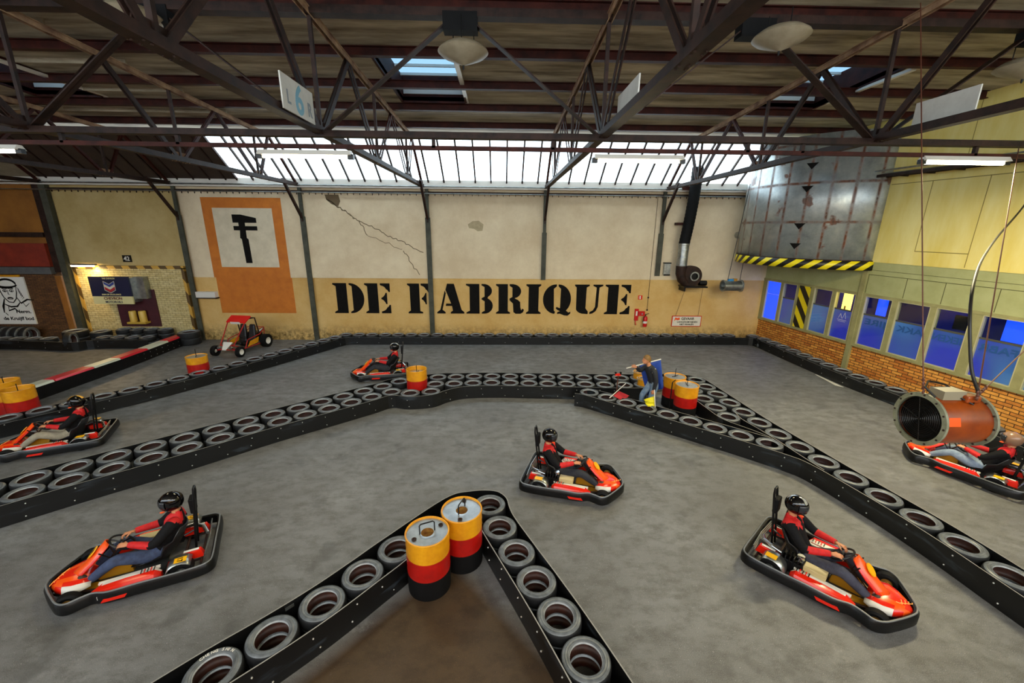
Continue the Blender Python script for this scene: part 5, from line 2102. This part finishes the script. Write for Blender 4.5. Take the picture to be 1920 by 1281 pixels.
HB = M['helmet']
silver = mat('silver_streak', 'b9bfc6', rough=.15, metal=.6)
KP = [
    ((-5.22, 4.97), -152.3, 'red go-kart at the lower left, closest to the camera there', 'person in a black helmet and red-black jacket driving the lower left kart', M['jeans'], HB, None),
    ((1.43, 6.96), -19.2, 'red go-kart in the centre, rounding the near V barrier', 'person in a black helmet driving the central kart towards the right', mat('dark_trousers', '1b1d24', '272a33', 14, .8), HB, None),
    ((4.64, 4.63), -49.3, 'red go-kart at the lower right heading to the bottom corner', 'person in a silver and black helmet driving the lower right kart', mat('slate_trousers', '2f303c', '3f4050', 14, .8), HB, silver),
    ((-10.0, 8.52), 207.5, 'red go-kart cut by the left edge, below the ribbed yellow drum', 'person in grey-beige trousers driving the kart at the left edge', mat('beige_trousers', '8a8371', '9c9583', 14, .8), HB, M['yellow']),
    ((-4.07, 13.1), -166.0, 'small red go-kart in the back lane behind the single drum', 'person in a white-topped helmet driving the kart in the back lane', MATS['dark_trousers'], HB, M['white']),
    ((9.63, 7.38), 118.0, 'red go-kart under the hanging orange heater at the right edge', 'person in pale jeans driving the kart under the hanging heater', mat('pale_jeans', '6f8196', '8b9bb0', 14, .8), mat('tan_helmet', '8a6a55', rough=.25), None),
]
kart0 = make_kart(KP[0][2])
kart0.location = (KP[0][0][0], KP[0][0][1], 0)
kart0.rotation_euler = (0, 0, math.radians(KP[0][1]))
for i, (pos, ang, kl, pl_, tro, hm, sk) in enumerate(KP):
    k = kart0 if i == 0 else copytree(kart0)
    k.location = (pos[0], pos[1], 0)
    k.rotation_euler = (0, 0, math.radians(ang))
    k['label'] = kl
    driver(i, (pos[0], pos[1], 0), math.radians(ang), pl_, tro, hm, sk)
# numbers on the nearest kart
for o in [x for x in C.objects if x.parent is kart0]:
    if o.name.startswith('rear_wheel_cover'):
        for q in [x for x in C.objects if x.parent is o]:
            sy = 1 if sum(v.co.y for v in q.data.vertices) > 0 else -1
            text('17', .09, o, M['blackpaint'], lambda u, v, w, sy=sy: (-.6 - v + .035, .5 * sy + u - .045, .3235 + w), extrude=.001)
    if o.name.startswith('front_fairing'):
        text('17', .1, o, M['blackpaint'], lambda u, v, w: Vector((.4, 0, .478)) + Vector((-.66, 0, .75)).normalized() * (v - .035) + Vector((0, 1, 0)) * (u - .055) + Vector((.75, 0, .66)) * (.013 + w), extrude=.001)
    if o.name.startswith('side_pod') and sum(v.co.y for v in o.data.vertices) > 0:
        text('Rilli', .07, o, M['white'], lambda u, v, w: (.28 - u, .566 + w - .006, .125 + v), extrude=.001)

# ================================================================ MARSHAL
J = dict(pelvis=(4.08, 10.19, .84), spine=(4.03, 10.19, 1.0), chest=(3.97, 10.2, 1.17), neck=(3.9, 10.2, 1.34), head=(3.84, 10.2, 1.47),
         shoR=(3.9, 10.36, 1.28), elbR=(3.74, 10.4, 1.12), wriR=(3.62, 10.36, 1.24), shoL=(3.99, 10.02, 1.26), elbL=(4.04, 9.96, .98), wriL=(3.99, 9.94, .74),
         hipR=(4.05, 10.28, .8), kneR=(3.83, 10.3, .47), ankR=(3.84, 10.33, .09), toeR=(3.7, 10.33, .045),
         hipL=(4.08, 10.1, .8), kneL=(3.99, 10.08, .45), ankL=(4.12, 10.07, .09), toeL=(3.98, 10.05, .045))
hands = [((3.62, 10.36, 1.24), (-.8, .0, .25), (-.1, 1, -.4), (0, 0, 1), .8, 1.0), ((3.99, 9.94, .74), (-.15, 0, -1), (.2, 1, 0), (-1, 0, -.2), .7, 1.0)]
t, b, J = person(J, 'person with blond hair, dark jacket and jeans stepping over tyres holding flags', (0, 0, 0), 0, {'jacket': (mat('navy_black_jacket', '0e1117', '171b24', 14, .7),), 'trousers': (mat('light_jeans', '4d6b8c', '7c8ea0', 9, .8),), 'shoes': (M['shoe'],)}, hands)
hc = Vector((3.825, 10.2, 1.5))
b.ball(hc, .098, .078, .118, 14)
b.ball(hc + Vector((-.045, 0, -.06)), .06, .055, .055, 10)
b.ball(hc + Vector((-.1, 0, -.015)), .02, .012, .026, 8)
b.ball(hc + Vector((-.092, 0, -.06)), .012, .024, .008, 8)
for s in (1, -1):
    b.ball(hc + Vector((.0, .079 * s, -.01)), .018, .01, .03, 8)
    b.ball(hc + Vector((-.084, .032 * s, .014)), .014, .016, .01, 8)
fin(b, t)
h = B(mat('eye_dark', '22160e'))
for s in (1, -1):
    h.ball(hc + Vector((-.094, .033 * s, .013)), .006, .007, .006, 6)
h.build('eyes', t)
h = B(M['hair'])
nu, nv = 30, 12
V = {}
for j in range(nv + 1):
    for i in range(nu):
        a = 2 * PI * i / nu
        lim = .36 + .33 * (1 + math.cos(a)) / 2          # reaches lower at the back (+x), stops at the brow
        th = max(.02, PI * j / nv * lim)
        bump_ = .006 * math.sin(9 * a + 2 * j)
        V[i, j] = h.bm.verts.new(hc + Vector((.004, 0, .004)) + Vector(((.108 + bump_) * math.sin(th) * math.cos(a), (.088 + bump_) * math.sin(th) * math.sin(a), (.134 + bump_) * math.cos(th))))
for j in range(nv):
    for i in range(nu):
        k = (i + 1) % nu
        h.bm.faces.new((V[i, j], V[k, j], V[k, j + 1], V[i, j + 1]))
h.build('hair', t, smooth=True)
h = B(M['white'])
h.bar((4.02, 10.03, 1.31), (3.93, 10.0, 1.2), .012, .03)
h.build('jacket_trim', t)


def cloth(name, label, cat, corner, m, nu=14, nv=10, amp=.04, polepts=None, poler=.012, polemat=None):
    """corner: A,B (along pole) C,D free side"""
    A, Bq, Cq, Dq = [Vector(p) for p in corner]
    t = thing(name, label, cat, (0, 0, 0))
    b = B(m)
    nrm = (Bq - A).cross(Dq - A).normalized()
    rows_ = []
    for j in range(nv + 1):
        v = j / nv
        r = []
        for i in range(nu + 1):
            u = i / nu
            p = (A * (1 - u) + Bq * u) * (1 - v) + (Dq * (1 - u) + Cq * u) * v
            r.append(p + nrm * amp * v * (math.sin(u * 9 + v * 3) + .4 * math.sin(u * 19 + 1)))
        rows_.append(r)
    b.loft(rows_, closed=False, cap=False)
    o = b.build('flag_cloth', t, smooth=True)
    so = o.modifiers.new('thick', 'SOLIDIFY')
    so.thickness = .004
    b = B(polemat or M['white'])
    b.tube(polepts, poler, 8)
    b.build('flag_pole', t, smooth=True)
    return t


P0, P1 = Vector((3.4, 10.5, 1.16)), Vector((4.3, 10.44, 1.44))
lp = lambda f: P0 + (P1 - P0) * f
cloth('flag', 'blue flag on a white pole held up behind the marshal', 'flag', (lp(.38), lp(.99), (4.42, 10.36, .66), (4.02, 10.42, .4)), mat('flag_blue', '123f9c', '0f3384', 6, .7), polepts=[P0, P1], poler=.016)
cloth('flag', 'yellow flag held low in the lower hand of the marshal', 'flag', ((4.0, 9.86, .62), (4.0, 9.78, .36), (3.78, 9.72, .38), (3.72, 9.84, .52)), mat('flag_yellow', 'd9cf12', 'c2b60c', 6, .7), polepts=[(3.99, 9.9, .78), (4.0, 9.74, .33)], poler=.01)
cloth('flag', 'red flag on a pale pole lying over the tyres left of the marshal', 'flag', ((3.05, 10.32, .43), (3.25, 10.5, .5), (3.5, 10.3, .42), (3.2, 10.12, .41)), mat('flag_red', 'c01a20', 'a01218', 6, .7), amp=.02, polepts=[(2.92, 10.22, .41), (3.5, 10.75, .62)], poler=.012)
t = thing('flag_stand', 'thin rusty stake with a red clip on top left of the marshal', 'stake', (3.25, 10.75, 0))
b = B(M['wire'])
b.tube([(0, 0, 0), (0.02, 0, .92)], .014, 6)
b.build('stake', t)
b = B(M['red'], M['black'])
b.box(-.07, .09, -.02, .02, .86, .92)
b.m(1).box(-.08, -.04, -.03, .03, .92, .97)
b.box(.06, .1, -.03, .03, .9, .97)
b.build('clip', t)
t = thing('flag_stand', 'dark thin stand beside the drum cluster behind the blue flag', 'stake', (4.48, 9.98, 0))
b = B(M['black'])
b.tube([(0, 0, 0), (0, 0, .95), (.1, .05, 1.0)], .014, 6)
b.bar((-.12, 0, .02), (.12, 0, .02), .03, .02)
b.bar((0, -.12, .02), (0, .12, .02), .03, .02)
b.build('stake', t)

# ================================================================ OFF-ROAD BUGGY
t = thing('off_road_buggy', 'red two-seat off-road buggy parked by the wall', 'buggy', (-10.3, 15.93, 0), math.radians(-99))
RP = mat('buggy_red_paint', 'a81818', rough=.3)
for x, r, w, yy in ((.72, .2, .17, .52), (-.72, .27, .24, .5)):
    for s in (1, -1):
        b = B(M['blackmatte'])
        b.lathe([(r * .5, -w / 2 + .02), (r * .82, -w / 2), (r, -w / 2 + .03), (r, w / 2 - .03), (r * .82, w / 2), (r * .5, w / 2 - .02)], 30, (x, yy * s, r), 'y')
        wh = b.build('wheel', t, smooth=True, angle=50)
        b = B(M['white'])
        b.lathe([(.001, -.02), (r * .2, -.03), (r * .3, -.0), (r * .5, w * .35), (r * .54, w * .4), (r * .5, w * .42), (r * .46, w * .3), (r * .3, -.03), (.001, -.05)] if s > 0 else [(.001, .02), (r * .2, .03), (r * .3, 0), (r * .5, -w * .35), (r * .54, -w * .4), (r * .5, -w * .42), (r * .46, -w * .3), (r * .3, .03), (.001, .05)], 20, (x, yy * s, r), 'y')
        b.build('rim', wh, smooth=True, angle=40)
b = B(RP)
for s in (1, -1):
    b.tube([(.85, .2 * s, .3), (.3, .4 * s, .22), (-.5, .42 * s, .22), (-.9, .3 * s, .35)], .02, 8)
    b.tube([(.7, .28 * s, .42), (.1, .36 * s, 1.18), (-.1, .36 * s, 1.3)], .02, 8)
    b.tube([(.3, .4 * s, .22), (.15, .42 * s, .52), (-.5, .44 * s, .6), (-.9, .3 * s, .7)], .018, 8)
    b.tube([(.7, .28 * s, .42), (.3, .4 * s, .22)], .016, 8)
    b.tube([(-.9, .3 * s, .35), (-.95, .3 * s, .78), (-.55, .4 * s, .8)], .016, 8)
    b.tube([(.72, .1 * s, .28), (.72, .45 * s, .22)], .014, 8)
    b.tube([(.6, .1 * s, .3), (.68, .45 * s, .22)], .014, 8)
b.tube([(.85, -.2, .3), (.85, .2, .3)], .02, 8)
b.tube([(.7, -.28, .42), (.7, .28, .42)], .02, 8)
b.tube([(-.95, -.3, .78), (-.95, .3, .78)], .016, 8)
b.build('tube_frame', t, smooth=True)
b = B(M['steel'])
for s in (1, -1):
    b.tube([(-.1, .36 * s, 1.3), (-.4, .4 * s, 1.28), (-.5, .42 * s, .6)], .024, 8)
b.tube([(-.1, -.36, 1.3), (-.1, .36, 1.3)], .02, 8)
b.tube([(-.4, -.4, 1.28), (-.4, .4, 1.28)], .02, 8)
b.build('roll_cage', t, smooth=True)
b = B(mat('visor_red', 'd31414', rough=.3), M['white'], M['black'])
b.hexa([(.1, -.42, 1.17), (.14, .42, 1.17), (-.2, .42, 1.36), (-.2, -.42, 1.36), (.1, -.42, 1.21), (.14, .42, 1.21), (-.2, .42, 1.4), (-.2, -.42, 1.4)])
b.m(1).hexa([(.13, -.2, 1.14), (.15, -.2, 1.2), (.15, .2, 1.2), (.13, .2, 1.14), (.14, -.2, 1.13), (.17, -.2, 1.22), (.17, .2, 1.22), (.14, .2, 1.13)])
b.build('roof_visor', t)
b = B(M['white'])
b.hexa([(.88, -.08, .28), (.88, .08, .28), (.62, .2, .52), (.62, -.2, .52), (.91, -.07, .3), (.91, .07, .3), (.64, .19, .55), (.64, -.19, .55)])
b.build('front_shield', t, bevel=.02)
for s in (1, -1):
    b = B(M['chrome'], M['black'])
    b.cyl((.82, .26 * s, .36), .055, .05, 16, 'x')
    b.build('headlight', t, smooth=True, angle=40)
    b = B(M['drumyellow'])
    b.prism([(.2, .26), (-.35, .3), (-.42, .5), (.05, .44)], lambda u, v, w: (u, .43 * s + w, v), .015)
    b.build('side_panel', t)
    b = B(mat('seat_vinyl_black', '15161a', rough=.35))
    b.hexa([(.0, .2 * s - .17, .24), (0, .2 * s + .17, .24), (-.42, .2 * s + .17, .22), (-.42, .2 * s - .17, .22), (.0, .2 * s - .17, .34), (0, .2 * s + .17, .34), (-.4, .2 * s + .17, .33), (-.4, .2 * s - .17, .33)])
    b.hexa([(-.3, .2 * s - .17, .3), (-.3, .2 * s + .17, .3), (-.45, .2 * s + .17, .3), (-.45, .2 * s - .17, .3), (-.42, .2 * s - .11, 1.0), (-.42, .2 * s + .11, 1.0), (-.52, .2 * s + .11, 1.0), (-.52, .2 * s - .11, 1.0)])
    b.build('seat', t, bevel=.04)
b = B(M['black'])
b.tube([(.12 + .1 * math.cos(a), .2 + .13 * math.sin(a), .62 + .09 * math.cos(a)) for a in [2 * PI * k / 20 for k in range(20)]], .012, 6, loop=True)
b.tube([(.12, .2, .62), (.4, .1, .4)], .012, 6)
b.build('steering_wheel', t)
b = B(M['black'], M['galv'])
b.box(-.92, -.56, -.22, .22, .25, .62)
b.m(1).tube([(-.7, .2, .6), (-.9, .25, .7), (-1.05, .2, .72)], .03, 8)
b.build('engine', t, bevel=.02)

# ================================================================ HANGING HEATER
HX, HY, HZ = 5.57, 4.6, 2.54
t = thing('hanging_heater', 'large orange-brown cylindrical air heater with round grille hanging on wires', 'heater', (HX, HY, HZ), math.radians(0))
HO = mat('heater_orange_enamel', '93400c', '702a06', 3, .3)
b = B(HO)
b.lathe([(.3, -.3), (.302, -.27), (.302, .27), (.3, .3)], 48, axis='x')
b.build('casing', t, smooth=True, angle=50)
fl = mat('flange_grey', '6a6d58', '888a74', 9, .5)
for s, nm in ((-1, 'front_flange'), (1, 'rear_flange')):
    b = B(fl, M['steel'])
    x = .31 * s
    b.lathe([(.282, x - .02), (.335, x - .015), (.335, x + .015), (.282, x + .02), (.282, x - .02)], 48, axis='x')
    for k in range(12):
        a = 2 * PI * k / 12
        b.m(1).ball((x - .02, .312 * math.cos(a), .312 * math.sin(a)), .012, n=6)
    f_ = b.build(nm, t, smooth=True, angle=50)
    b = B(M['black'])
    for k in range(11):
        r_ = .025 + k * .024
        b.lathe([(r_ - .004, x - .004), (r_, x - .01), (r_ + .004, x - .004), (r_, x)], 40, axis='x')
    for k in range(3):
        a = k * PI / 3 + .3
        b.tube([(x - .004, .27 * math.cos(a), .27 * math.sin(a)), (x - .004, -.27 * math.cos(a), -.27 * math.sin(a))], .004, 5)
    b.build('grille', f_)
b = B(M['black'])
b.cyl((-.24, 0, 0), .295, .02, 40, 'x')
b.build('fan_backing', t)
b = B(M['black'])
b.cyl((.24, 0, 0), .295, .02, 40, 'x')
b.build('fan_backing', t)
b = B(M['orange'])
b.prism([(-.06, -.05), (.08, -.05), (.08, .05), (-.06, .05)], lambda u, v, w: (u - .2, -math.sqrt(.306 ** 2 - (v + .09) ** 2) - w, v + .09), .003)
b.build('sticker', t)
b = B(mat('junction_box', '87806a', rough=.5), M['black'])
b.box(-.2, .08, -.1, .08, .29, .4)
b.m(1).tube([(-.3, -.1, .33), (-.35, 0, .42), (-.2, .12, .46), (0, .1, .42), (.1, .0, .34)], .012, 6)
b.tube([(.02, -.1, .32), (.1, -.18, .27), (.18, -.12, .3), (.12, -.02, .36)], .01, 6)
b.build('terminal_box', t)
b = B(HO)
b.box(.04, .22, -.16, -.02, .27, .36)
b.build('burner_housing', t, bevel=.02)
for i, (a, c, lab) in enumerate((((HX - .35, HY, HZ + .33), (6.33, 7.2, 8.15), 'thin rusty wire up to the roof from the front flange of the heater'), ((HX + .1, HY - .2, HZ + .33), (9.5, 8.0, 6.35), 'thin rusty wire rising to the right from the heater middle'), ((HX + .36, HY, HZ + .33), (7.2, 5.2, 3.35), 'chain and wire from the rear flange of the heater to the right'))):
    t = thing('suspension_wire', lab, 'wire', a, 0, 'wires carrying the heater')
    b = B(M['wire'])
    d = Vector(c) - Vector(a)
    b.tube([(0, 0, 0), d], .008, 6)
    b.build('wire', t)
    b = B(M['wire'])
    dn = d.normalized()
    for k in range(4):
        p = dn * (.03 + k * .05)
        b.ball(p, .012 if k % 2 else .018, .018 if k % 2 else .012, .03, 5)
    b.build('chain_links', t)
b = B(M['cable'])
pts = catmull([(HX + .12, HY - .05, HZ + .33), (HX + .2, HY - .12, HZ + .36), (HX + .12, HY + .0, HZ + .75), (HX + .45, HY + .5, HZ + 1.6), (8.6, 7.2, 4.6), (11.6, 9.3, 5.45), (12.42, 9.8, 6.35)], 8)
b.tube(pts, .016, 8)
b.tube([p + Vector((.03, .02, 0)) for p in pts], .014, 8)
tagprops(b.build('power_cable', smooth=True), 'thick black twin cable sweeping down to the hanging heater', 'cable')
